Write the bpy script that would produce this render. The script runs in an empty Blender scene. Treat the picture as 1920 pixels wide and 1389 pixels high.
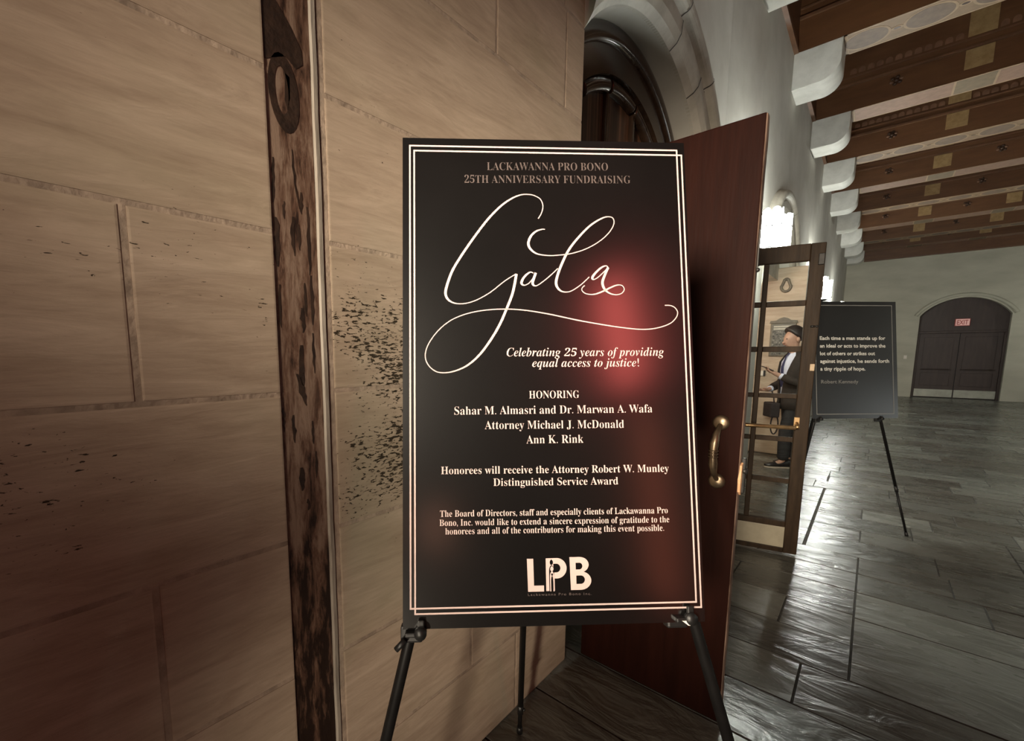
import bpy, bmesh, math, random
from mathutils import Vector, Matrix, noise

C = bpy.context.scene.collection
SC = bpy.context.scene
PI = math.pi
random.seed(7)

# ------------------------------------------------------------------ camera
cam_d = bpy.data.cameras.new('camera')
cam = bpy.data.objects.new('camera', cam_d)
C.objects.link(cam)
SC.camera = cam
cam_d.sensor_fit = 'HORIZONTAL'
cam_d.sensor_width = 36.0
cam_d.lens = 823.136 / 1920 * 36.0
cam_d.shift_x = (960 - 856.455) / 1920
cam_d.shift_y = (763.65 - 694.5) / 1920
cam_d.clip_start = 0.02
cam_d.clip_end = 200
_yaw, _pitch, _roll = 0.757016, 0.122738, 0.000852
_f = Vector((-math.sin(_yaw), math.cos(_yaw), 0)); _r = Vector((math.cos(_yaw), math.sin(_yaw), 0)); _d = Vector((0, 0, -1))
_f2 = _f * math.cos(_pitch) + _d * math.sin(_pitch); _d2 = _d * math.cos(_pitch) - _f * math.sin(_pitch)
_r3 = _r * math.cos(_roll) + _d2 * math.sin(_roll); _d3 = _d2 * math.cos(_roll) - _r * math.sin(_roll)
_m = Matrix((( _r3.x, -_d3.x, -_f2.x), (_r3.y, -_d3.y, -_f2.y), (_r3.z, -_d3.z, -_f2.z))).to_4x4()
_m.translation = Vector((0, 0, 1.55))
cam.matrix_world = _m

# ------------------------------------------------------------------ world, view, lights
SC.view_settings.view_transform = 'Standard'
SC.view_settings.look = 'None'
SC.view_settings.gamma = 1.0
SC.view_settings.use_curve_mapping = False
SC.view_settings.exposure = 0.0
SC.display_settings.display_device = 'sRGB'
w = bpy.data.worlds.new('dim_hall_air'); SC.world = w; w.use_nodes = True
w.node_tree.nodes['Background'].inputs[0].default_value = (0.9, 0.86, 0.8, 1)
w.node_tree.nodes['Background'].inputs[1].default_value = 0.018

def add_light(name, kind, loc, power, color, target=None, **kw):
    l = bpy.data.lights.new(name, kind); l.energy = power; l.color = color
    for k, v in kw.items(): setattr(l, k, v)
    o = bpy.data.objects.new(name, l); C.objects.link(o); o.location = loc
    if target is not None:
        o.rotation_euler = (Vector(target) - Vector(loc)).to_track_quat('-Z', 'Y').to_euler()
    return o
# the warm stage spot behind the camera that picks out the poster and the stone round it
add_light('warm_spot', 'SPOT', (0.18, -2.35, 2.35), 2250, (1.0, 0.87, 0.69), (-0.47, 2.4, 1.66), spot_size=math.radians(38), spot_blend=1.0, shadow_soft_size=0.34)
add_light('warm_low_fill', 'SPOT', (0.5, -2.2, 0.22), 460, (1.0, 0.86, 0.67), (-0.78, 1.8, 0.72), spot_size=math.radians(32), spot_blend=1.0, shadow_soft_size=0.10)  # low fill added to brighten the lower wall, no fixture seen
# red event wash standing against the far side wall behind the camera: pink-red above, amber below
add_light('red_wash', 'AREA', (4.9, -1.0, 3.9), 15.5, (1.0, 0.15, 0.13), (0, -0.6, 2.6), shape='RECTANGLE', size=0.42, size_y=1.7)
add_light('amber_wash', 'AREA', (4.9, -0.8, 1.4), 2.6, (1.0, 0.22, 0.12), (0, -0.4, 1.4), shape='RECTANGLE', size=0.17, size_y=2.4)
add_light('amber_spot_glow', 'AREA', (4.1, -4.1, 1.15), 1.0, (1.0, 0.42, 0.26), (0, 0, 1.2), shape='RECTANGLE', size=0.35, size_y=0.6)
# low soft light by the far side wall that glows in the quotation board
add_light('floor_wash', 'AREA', (4.9, 5.78, 1.30), 7.5, (0.95, 1.0, 0.97), (0.0, 5.2, 1.2), shape='RECTANGLE', size=0.9, size_y=0.7)
# sconces assumed opposite (out of frame); the nearest is added to brighten the arch
for _y in (3.1, 7.2, 12.0, 17.0, 21.0):
    add_light('opposite_light', 'POINT', (4.75, _y, 2.7), 34 if _y > 4 else 16, (0.98, 1.0, 0.88), shadow_soft_size=0.12)
LAMP_EMIT = 215.0

# ------------------------------------------------------------------ materials
def mat(name, base=(0.5, 0.5, 0.5), rough=0.6, metal=0.0, var=0.0, scale=6.0, stretch=(1, 1, 1), bump=0.0, bump_scale=None, spec=0.5,
        emit=None, emit_s=0.0, col2=None, sharp=(0.35, 0.65), coat=0.0, rvar=0.0, ior=1.5):
    m = bpy.data.materials.new(name); m.use_nodes = True
    nt = m.node_tree; N = nt.nodes; L = nt.links
    p = N['Principled BSDF']
    p.inputs['Base Color'].default_value = (*base, 1)
    p.inputs['Roughness'].default_value = rough
    p.inputs['Metallic'].default_value = metal
    p.inputs['Specular IOR Level'].default_value = spec; p.inputs['IOR'].default_value = ior
    if coat: p.inputs['Coat Weight'].default_value = coat; p.inputs['Coat Roughness'].default_value = 0.12
    if emit: p.inputs['Emission Color'].default_value = (*emit, 1); p.inputs['Emission Strength'].default_value = emit_s
    if var or col2 or bump or rvar:
        tc = N.new('ShaderNodeTexCoord'); mp = N.new('ShaderNodeMapping'); mp.inputs['Scale'].default_value = stretch
        L.new(tc.outputs['Object'], mp.inputs['Vector'])
        nz = N.new('ShaderNodeTexNoise'); nz.inputs['Scale'].default_value = scale; nz.inputs['Detail'].default_value = 6; nz.inputs['Roughness'].default_value = 0.6
        L.new(mp.outputs[0], nz.inputs['Vector'])
        if var or col2:
            cr = N.new('ShaderNodeValToRGB'); L.new(nz.outputs['Fac'], cr.inputs['Fac'])
            c2 = col2 if col2 else tuple(min(1, c * (1 + var)) for c in base)
            c1 = base if col2 else tuple(c * (1 - var) for c in base)
            cr.color_ramp.elements[0].position = sharp[0]; cr.color_ramp.elements[1].position = sharp[1]
            cr.color_ramp.elements[0].color = (*c1, 1); cr.color_ramp.elements[1].color = (*c2, 1)
            L.new(cr.outputs['Color'], p.inputs['Base Color'])
        if rvar:
            mr = N.new('ShaderNodeMapRange'); mr.inputs['To Min'].default_value = rough - rvar; mr.inputs['To Max'].default_value = rough + rvar
            L.new(nz.outputs['Fac'], mr.inputs['Value']); L.new(mr.outputs[0], p.inputs['Roughness'])
        if bump:
            nb = N.new('ShaderNodeTexNoise'); nb.inputs['Scale'].default_value = bump_scale or scale * 3; nb.inputs['Detail'].default_value = 6
            L.new(mp.outputs[0], nb.inputs['Vector'])
            b = N.new('ShaderNodeBump'); b.inputs['Strength'].default_value = bump; b.inputs['Distance'].default_value = 0.02
            L.new(nb.outputs['Fac'], b.inputs['Height']); L.new(b.outputs[0], p.inputs['Normal'])
    return m

def travertine(name, base, light, pore_amount=1.0, tint=(0.34, 0.30, 0.19)):
    """cut travertine: slanted soft veins, a faint olive clouding and clusters of dark pores drawn out along the bed"""
    m = bpy.data.materials.new(name); m.use_nodes = True
    nt = m.node_tree; N = nt.nodes; L = nt.links; p = N['Principled BSDF']
    p.inputs['Roughness'].default_value = 0.55; p.inputs['Specular IOR Level'].default_value = 0.35
    tc = N.new('ShaderNodeTexCoord')
    def mapped(sc, rot=0.0):
        mp = N.new('ShaderNodeMapping'); mp.inputs['Scale'].default_value = sc; mp.inputs['Rotation'].default_value = (rot, 0, 0)
        L.new(tc.outputs['Object'], mp.inputs['Vector']); return mp
    def nz(mp, s, det=6, r=0.6, dist=0.0):
        n = N.new('ShaderNodeTexNoise'); n.inputs['Scale'].default_value = s; n.inputs['Detail'].default_value = det
        n.inputs['Roughness'].default_value = r; n.inputs['Distortion'].default_value = dist
        L.new(mp.outputs[0], n.inputs['Vector']); return n
    def ramp(src, a, b, c0, c1):
        r = N.new('ShaderNodeValToRGB'); L.new(src, r.inputs['Fac'])
        r.color_ramp.elements[0].position = a; r.color_ramp.elements[1].position = b
        r.color_ramp.elements[0].color = c0; r.color_ramp.elements[1].color = c1; return r
    def mix(kind, fac, a, b):
        x = N.new('ShaderNodeMix'); x.data_type = 'RGBA'; x.blend_type = kind
        if isinstance(fac, float): x.inputs[0].default_value = fac
        else: L.new(fac, x.inputs[0])
        L.new(a, x.inputs[6]); L.new(b, x.inputs[7]); return x.outputs[2]
    vein = nz(mapped((1, 1.2, 7.0), 0.10), 2.6, 8, 0.62, 0.6)
    col = ramp(vein.outputs['Fac'], 0.30, 0.72, (*base, 1), (*light, 1)).outputs['Color']
    fib = nz(mapped((1, 1.0, 9.0), 0.22), 9.0, 6, 0.7, 0.5)
    fr_ = ramp(fib.outputs['Fac'], 0.32, 0.68, (0.93, 0.92, 0.91, 1), (1.12, 1.12, 1.12, 1)).outputs['Color']
    col = mix('MULTIPLY', 1.0, col, fr_)
    cloud = nz(mapped((1, 1, 1.6)), 2.2, 3)
    rt = N.new('ShaderNodeRGB'); rt.outputs[0].default_value = (*tint, 1)
    cf = ramp(cloud.outputs['Fac'], 0.48, 0.75, (0, 0, 0, 1), (0.35, 0.35, 0.35, 1)).outputs['Color']
    col = mix('MIX', cf, col, rt.outputs[0])
    # pores
    zone = nz(mapped((1, 0.8, 1.7), 0.1), 2.3, 2)
    zr = ramp(zone.outputs['Fac'], 0.44, 0.64, (0, 0, 0, 1), (1, 1, 1, 1)).outputs['Color']
    sx = N.new('ShaderNodeSeparateXYZ'); L.new(tc.outputs['Object'], sx.inputs[0])
    bell = N.new('ShaderNodeValToRGB'); L.new(N.new('ShaderNodeMath').outputs[0], bell.inputs['Fac'])
    q = bell.inputs['Fac'].links[0].from_node; q.operation = 'DIVIDE'; q.inputs[1].default_value = 3.0; L.new(sx.outputs['Z'], q.inputs[0])
    e = bell.color_ramp.elements; e[0].position = 0.30; e[0].color = (0.1, 0.1, 0.1, 1); e[1].position = 0.72; e[1].color = (0.25, 0.25, 0.25, 1)
    for po, va in ((0.38, 1.0), (0.50, 1.25), (0.58, 0.6)): k = e.new(po); k.color = (va, va, va, 1)
    zr = mix('MULTIPLY', 1.0, zr, bell.outputs['Color'])
    bed = N.new('ShaderNodeMapRange'); bed.interpolation_type = 'SMOOTHSTEP'; bed.inputs['From Min'].default_value = 0.56; bed.inputs['From Max'].default_value = 0.70; L.new(sx.outputs['Y'], bed.inputs['Value'])
    bedz = N.new('ShaderNodeValToRGB'); L.new(q.outputs[0], bedz.inputs['Fac'])
    e = bedz.color_ramp.elements; e[0].position = 0.35; e[0].color = (0, 0, 0, 1); e[1].position = 0.62; e[1].color = (0, 0, 0, 1); k = e.new(0.42); k.color = (0.75, 0.75, 0.75, 1); k = e.new(0.52); k.color = (0.85, 0.85, 0.85, 1)
    lim = N.new('ShaderNodeMath'); lim.operation = 'LESS_THAN'; lim.inputs[1].default_value = 3.0; L.new(sx.outputs['Y'], lim.inputs[0])
    bl_ = N.new('ShaderNodeMath'); bl_.operation = 'MULTIPLY'; L.new(bed.outputs[0], bl_.inputs[0]); L.new(lim.outputs[0], bl_.inputs[1])
    bm_ = N.new('ShaderNodeMath'); bm_.operation = 'MULTIPLY'; L.new(bl_.outputs[0], bm_.inputs[0]); L.new(bedz.outputs['Color'], bm_.inputs[1])
    am = N.new('ShaderNodeMath'); am.operation = 'ADD'; L.new(zr, am.inputs[0]); L.new(bm_.outputs[0], am.inputs[1]); zr = am.outputs[0]
    pn = nz(mapped((1, 1.0, 3.2), 0.12), 46.0, 3, 0.65, 0.4)
    ml = N.new('ShaderNodeMath'); ml.operation = 'MULTIPLY_ADD'; ml.inputs[1].default_value = 0.16 * pore_amount
    L.new(zr, ml.inputs[0]); L.new(pn.outputs['Fac'], ml.inputs[2])
    pr = ramp(ml.outputs[0], 0.75, 0.785, (0, 0, 0, 1), (1, 1, 1, 1)).outputs['Color']
    rp = N.new('ShaderNodeRGB'); rp.outputs[0].default_value = (0.045, 0.033, 0.02, 1)
    col = mix('MIX', pr, col, rp.outputs[0])
    L.new(col, p.inputs['Base Color'])
    sub = N.new('ShaderNodeMath'); sub.operation = 'MULTIPLY_ADD'; sub.inputs[1].default_value = -1.2
    L.new(pr, sub.inputs[0]); L.new(vein.outputs['Fac'], sub.inputs[2])
    b = N.new('ShaderNodeBump'); b.inputs['Strength'].default_value = 0.35; b.inputs['Distance'].default_value = 0.012
    L.new(sub.outputs[0], b.inputs['Height']); L.new(b.outputs[0], p.inputs['Normal'])
    return m

M = {}
M['travertine'] = travertine('travertine', (0.40, 0.305, 0.225), (0.56, 0.45, 0.345))
M['mortar'] = mat('mortar', (0.40, 0.31, 0.235), 0.85, var=0.25, scale=18, bump=0.2)
M['pale_bead'] = mat('pale_chipped_edge', (0.20, 0.165, 0.13), 0.8, col2=(0.38, 0.335, 0.28), scale=5, stretch=(6, 6, 1), sharp=(0.3, 0.6), bump=0.15)
M['grey_bead'] = mat('grey_bead', (0.24, 0.21, 0.165), 0.7, col2=(0.38, 0.335, 0.27), scale=7, bump=0.2)
M['limestone'] = mat('pale_limestone', (0.52, 0.50, 0.44), 0.7, col2=(0.66, 0.64, 0.58), scale=1.8, sharp=(0.3, 0.7), bump=0.12, bump_scale=9)
M['arch_stone'] = mat('arch_stone', (0.36, 0.34, 0.28), 0.65, col2=(0.60, 0.57, 0.49), scale=4, sharp=(0.25, 0.6), bump=0.25, bump_scale=14)
M['corbel_stone'] = mat('corbel_stone', (0.56, 0.55, 0.50), 0.7, col2=(0.72, 0.71, 0.66), scale=5, sharp=(0.3, 0.65), bump=0.2, bump_scale=12)
M['far_stone'] = mat('greenish_stone', (0.41, 0.39, 0.315), 0.8, col2=(0.53, 0.51, 0.42), scale=0.9, stretch=(1, 1, 2.5), sharp=(0.3, 0.7), bump=0.1)
M['unseen_wall'] = mat('darkened_unseen_wall', (0.06, 0.045, 0.035), 0.6, var=0.2, scale=3)  # unseen walls darkened so they reflect little in the poster
M['grout'] = mat('floor_grout', (0.085, 0.082, 0.072), 0.9, var=0.3, scale=20)

def slate(name, base, tint):
    m = bpy.data.materials.new(name); m.use_nodes = True
    nt = m.node_tree; N = nt.nodes; L = nt.links; p = N['Principled BSDF']
    p.inputs['Specular IOR Level'].default_value = 0.5
    tc = N.new('ShaderNodeTexCoord'); at = N.new('ShaderNodeAttribute'); at.attribute_name = 'stone'
    mp = N.new('ShaderNodeMapping'); mp.inputs['Scale'].default_value = (1.0, 2.6, 1); L.new(tc.outputs['Object'], mp.inputs['Vector'])
    ad = N.new('ShaderNodeVectorMath'); ad.operation = 'ADD'
    sc = N.new('ShaderNodeVectorMath'); sc.operation = 'SCALE'; sc.inputs['Scale'].default_value = 40.0
    L.new(at.outputs['Vector'], sc.inputs[0]); L.new(mp.outputs[0], ad.inputs[0]); L.new(sc.outputs[0], ad.inputs[1])
    n1 = N.new('ShaderNodeTexNoise'); n1.inputs['Scale'].default_value = 3.0; n1.inputs['Detail'].default_value = 5; L.new(ad.outputs[0], n1.inputs['Vector'])
    sx = N.new('ShaderNodeSeparateXYZ'); L.new(at.outputs['Vector'], sx.inputs[0])
    cr = N.new('ShaderNodeValToRGB'); L.new(sx.outputs[0], cr.inputs['Fac'])
    e = cr.color_ramp.elements; e[0].color = (*base, 1); e[1].color = (*tint, 1)
    x = e.new(0.5); x.color = (base[0] * 0.68, base[1] * 0.60, base[2] * 0.56, 1)
    mx = N.new('ShaderNodeMix'); mx.data_type = 'RGBA'; mx.blend_type = 'MULTIPLY'; mx.inputs[0].default_value = 0.6
    c2 = N.new('ShaderNodeValToRGB'); L.new(n1.outputs['Fac'], c2.inputs['Fac']); c2.color_ramp.elements[0].position = 0.25; c2.color_ramp.elements[0].color = (0.5, 0.5, 0.5, 1); c2.color_ramp.elements[1].position = 0.7
    L.new(cr.outputs['Color'], mx.inputs[6]); L.new(c2.outputs['Color'], mx.inputs[7]); L.new(mx.outputs[2], p.inputs['Base Color'])
    mr = N.new('ShaderNodeMapRange'); mr.inputs['To Min'].default_value = 0.18; mr.inputs['To Max'].default_value = 0.38
    L.new(n1.outputs['Fac'], mr.inputs['Value']); L.new(mr.outputs[0], p.inputs['Roughness'])
    n2 = N.new('ShaderNodeTexNoise'); n2.inputs['Scale'].default_value = 3.4; n2.inputs['Detail'].default_value = 4; n2.inputs['Roughness'].default_value = 0.55; n2.inputs['Distortion'].default_value = 0.8
    L.new(ad.outputs[0], n2.inputs['Vector'])
    b = N.new('ShaderNodeBump'); b.inputs['Strength'].default_value = 0.36; b.inputs['Distance'].default_value = 0.03
    L.new(n2.outputs['Fac'], b.inputs['Height']); L.new(b.outputs[0], p.inputs['Normal'])
    return m
M['slate'] = slate('slate_flagstone', (0.14, 0.147, 0.13), (0.225, 0.232, 0.204))

def stained_marble():
    """dark brown marble strip: drips and blots of near-black brown drawn out vertically over a red-brown ground"""
    m = bpy.data.materials.new('stained_brown_marble'); m.use_nodes = True
    nt = m.node_tree; N = nt.nodes; L = nt.links; p = N['Principled BSDF']; p.inputs['Roughness'].default_value = 0.5
    tc = N.new('ShaderNodeTexCoord')
    mp = N.new('ShaderNodeMapping'); mp.inputs['Scale'].default_value = (1, 4.2, 0.8); L.new(tc.outputs['Object'], mp.inputs['Vector'])
    n = N.new('ShaderNodeTexNoise'); n.inputs['Scale'].default_value = 8.5; n.inputs['Detail'].default_value = 9; n.inputs['Roughness'].default_value = 0.72; n.inputs['Distortion'].default_value = 0.3
    L.new(mp.outputs[0], n.inputs['Vector'])
    sx = N.new('ShaderNodeSeparateXYZ'); L.new(tc.outputs['Object'], sx.inputs[0])
    low = N.new('ShaderNodeMapRange'); low.inputs['From Min'].default_value = 0.75; low.inputs['From Max'].default_value = 1.15; low.inputs['To Min'].default_value = 0.14; low.inputs['To Max'].default_value = 0.0
    L.new(sx.outputs['Z'], low.inputs['Value'])
    sb = N.new('ShaderNodeMath'); sb.operation = 'SUBTRACT'; L.new(n.outputs['Fac'], sb.inputs[0]); L.new(low.outputs[0], sb.inputs[1])
    cr = N.new('ShaderNodeValToRGB'); L.new(sb.outputs[0], cr.inputs['Fac'])
    e = cr.color_ramp.elements; e[0].position = 0.36; e[0].color = (0.022, 0.010, 0.006, 1); e[1].position = 0.59; e[1].color = (0.29, 0.20, 0.145, 1)
    x = e.new(0.46); x.color = (0.14, 0.075, 0.048, 1)
    L.new(cr.outputs['Color'], p.inputs['Base Color'])
    b = N.new('ShaderNodeBump'); b.inputs['Strength'].default_value = 0.3; b.inputs['Distance'].default_value = 0.01
    L.new(sb.outputs[0], b.inputs['Height']); L.new(b.outputs[0], p.inputs['Normal'])
    return m
M['marble'] = stained_marble()
M['marble_dark'] = mat('dark_marble_blot', (0.022, 0.012, 0.008), 0.5, col2=(0.05, 0.028, 0.018), scale=20, bump=0.2)
M['door_red'] = mat('red_brown_door_wood', (0.0105, 0.0026, 0.0015), 0.55, col2=(0.0155, 0.0039, 0.0022), scale=4, stretch=(6, 6, 0.6), bump=0.04, spec=0.05)
M['door_edge'] = mat('worn_door_edge', (0.055, 0.026, 0.015), 0.65, col2=(0.20, 0.13, 0.095), scale=4.5, stretch=(3, 3, 1), sharp=(0.4, 0.62), bump=0.1)
M['raw_wood'] = mat('split_raw_wood', (0.50, 0.27, 0.14), 0.7, col2=(0.66, 0.40, 0.22), scale=25, bump=0.3)
M['tan_card'] = mat('tan_card', (0.46, 0.34, 0.22), 0.6, var=0.1, scale=30)
M['brown_wood'] = mat('brown_door_wood', (0.020, 0.012, 0.0065), 0.5, col2=(0.036, 0.022, 0.012), scale=5, stretch=(5, 5, 0.7), bump=0.05, spec=0.12)
M['kick_wood'] = mat('kick_panel_paint', (0.30, 0.265, 0.19), 0.45, var=0.15, scale=6)
M['dark_gloss'] = mat('dark_glossy_wood', (0.034, 0.019, 0.012), 0.18, col2=(0.060, 0.034, 0.021), scale=6, stretch=(4, 4, 0.5), spec=0.6)
M['plank'] = mat('transom_planks', (0.030, 0.014, 0.008), 0.3, col2=(0.20, 0.10, 0.055), scale=2.0, stretch=(9, 9, 0.15), sharp=(0.42, 0.6))
M['far_door'] = mat('dark_far_door_wood', (0.035, 0.020, 0.017), 0.55, col2=(0.05, 0.03, 0.025), scale=3, stretch=(4, 4, 0.6))
M['kick_metal'] = mat('kick_plate_metal', (0.36, 0.36, 0.31), 0.5, metal=0.35, var=0.15, scale=4)
M['beam'] = mat('dark_ceiling_wood', (0.085, 0.033, 0.012), 0.5, col2=(0.13, 0.056, 0.021), scale=2.2, stretch=(1.0, 5, 5), sharp=(0.3, 0.7))
M['ledge'] = mat('moulding_wood', (0.13, 0.06, 0.030), 0.5, var=0.2, scale=5)
M['ceil_wood'] = mat('ceiling_board_wood', (0.06, 0.026, 0.012), 0.55, var=0.3, scale=2)
M['patch'] = mat('painted_ochre_panel', (0.25, 0.15, 0.06), 0.6, col2=(0.34, 0.22, 0.10), scale=14)
M['rosette'] = mat('dark_rosette', (0.045, 0.018, 0.008), 0.5, var=0.3, scale=12)
M['scallop'] = mat('painted_scallop', (0.17, 0.085, 0.048), 0.6, var=0.2, scale=10)
M['soffit'] = mat('painted_soffit_ground', (0.22, 0.145, 0.088), 0.65, var=0.12, scale=10)
M['soffit_line'] = mat('painted_soffit_line', (0.33, 0.225, 0.14), 0.65, var=0.1, scale=12)
M['soffit_oval'] = mat('painted_soffit_oval', (0.155, 0.105, 0.075), 0.65, var=0.15, scale=14)
M['soffit_pink'] = mat('painted_soffit_pink', (0.235, 0.142, 0.10), 0.65, var=0.12, scale=12)
M['soffit_grey'] = mat('painted_soffit_grey', (0.165, 0.12, 0.075), 0.65, var=0.12, scale=12)
M['iron'] = mat('black_iron', (0.03, 0.028, 0.026), 0.45, metal=0.6, var=0.3, scale=20)
M['black_tube'] = mat('black_coated_tube', (0.006, 0.0055, 0.0055), 0.42, var=0.2, scale=30, spec=0.25)
M['black_plastic'] = mat('black_plastic', (0.008, 0.0075, 0.0075), 0.45, var=0.2, scale=30)
M['white_plastic'] = mat('white_plastic', (0.75, 0.70, 0.63), 0.4, var=0.06, scale=30)
M['brass'] = mat('aged_brass', (0.34, 0.26, 0.17), 0.36, metal=0.9, col2=(0.17, 0.125, 0.085), scale=26, sharp=(0.35, 0.7))
M['bronze_bar'] = mat('bronze_bar', (0.40, 0.26, 0.13), 0.35, metal=0.8, var=0.25, scale=20)
M['poster'] = mat('black_satin_poster', (0.004, 0.0035, 0.0035), 0.185, var=0.15, scale=3, ior=2.2)
M['quote_face'] = mat('black_matt_poster', (0.010, 0.010, 0.010), 0.32, var=0.15, scale=3, ior=1.8)
M['foam_edge'] = mat('foam_board_edge', (0.05, 0.04, 0.035), 0.7, var=0.15, scale=30)
M['ink'] = mat('rose_white_ink', (0.50, 0.375, 0.35), 0.45, var=0.05, scale=9)
M['dark_print'] = mat('dark_grey_print', (0.075, 0.055, 0.050), 0.5, var=0.1, scale=9)  # darker tone for the top heading lines and the caption
M['grey_ink'] = mat('pale_grey_ink', (0.62, 0.62, 0.58), 0.5, var=0.05, scale=9)
M['mid_ink'] = mat('mid_grey_ink', (0.20, 0.20, 0.19), 0.5, var=0.05, scale=9)
M['lamp_glass'] = mat('lit_frosted_glass', (0.9, 0.9, 0.88), 0.5, emit=(0.97, 1.0, 0.93), emit_s=LAMP_EMIT, var=0.02, scale=8)
M['exit_face'] = mat('exit_sign_face', (0.62, 0.40, 0.36), 0.5, emit=(1.0, 0.55, 0.48), emit_s=0.22, var=0.03, scale=10)
M['exit_red'] = mat('exit_letter_red', (0.30, 0.06, 0.05), 0.5, emit=(1.0, 0.12, 0.10), emit_s=0.06, var=0.03, scale=10)
M['skin'] = mat('skin', (0.42, 0.25, 0.18), 0.55, var=0.08, scale=20)
M['lips'] = mat('lips', (0.30, 0.13, 0.11), 0.5, var=0.1, scale=30)
M['hair'] = mat('dark_hair', (0.018, 0.012, 0.010), 0.55, var=0.3, scale=60, stretch=(1, 1, 3))
M['jacket'] = mat('dark_brown_jacket_cloth', (0.022, 0.015, 0.011), 0.85, var=0.25, scale=40)
M['shirt'] = mat('pale_blue_shirt_cloth', (0.60, 0.64, 0.78), 0.8, var=0.06, scale=40)
M['tie'] = mat('navy_tie_cloth', (0.03, 0.035, 0.10), 0.6, var=0.2, scale=40)
M['trouser'] = mat('charcoal_trouser_cloth', (0.018, 0.017, 0.018), 0.85, var=0.25, scale=40)
M['shoe'] = mat('black_shoe_leather', (0.012, 0.010, 0.010), 0.35, var=0.2, scale=30)
M['sole'] = mat('pale_shoe_sole', (0.42, 0.36, 0.30), 0.6, var=0.1, scale=30)
M['bag'] = mat('dark_bag_cloth', (0.020, 0.014, 0.014), 0.8, var=0.3, scale=40)
M['phone_face'] = mat('phone_glass', (0.01, 0.01, 0.012), 0.15, var=0.1, scale=10)
M['plaque_wood'] = mat('plaque_frame', (0.10, 0.085, 0.065), 0.5, col2=(0.17, 0.14, 0.10), scale=14)
M['plaque_panel'] = mat('plaque_panel', (0.12, 0.11, 0.095), 0.45, var=0.15, scale=14)
M['plaque_plate'] = mat('plaque_name_plate', (0.012, 0.011, 0.010), 0.4, col2=(0.26, 0.24, 0.21), scale=26, sharp=(0.45, 0.62))
M['plaque_title'] = mat('plaque_title_plate', (0.50, 0.47, 0.40), 0.5, var=0.1, scale=20)

def glass_material():
    m = bpy.data.materials.new('clear_window_glass'); m.use_nodes = True
    nt = m.node_tree; N = nt.nodes; L = nt.links
    N.remove(N['Principled BSDF'])
    t = N.new('ShaderNodeBsdfTransparent'); t.inputs[0].default_value = (0.95, 0.96, 0.94, 1)
    g = N.new('ShaderNodeBsdfGlossy'); g.inputs['Roughness'].default_value = 0.02
    fr = N.new('ShaderNodeFresnel'); fr.inputs['IOR'].default_value = 1.45
    nz = N.new('ShaderNodeTexNoise'); nz.inputs['Scale'].default_value = 1.5
    b = N.new('ShaderNodeBump'); b.inputs['Strength'].default_value = 0.02; L.new(nz.outputs['Fac'], b.inputs['Height']); L.new(b.outputs[0], g.inputs['Normal'])
    mx = N.new('ShaderNodeMixShader'); L.new(fr.outputs[0], mx.inputs[0]); L.new(t.outputs[0], mx.inputs[1]); L.new(g.outputs[0], mx.inputs[2])
    L.new(mx.outputs[0], N['Material Output'].inputs['Surface'])
    return m
M['glass'] = glass_material()

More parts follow.
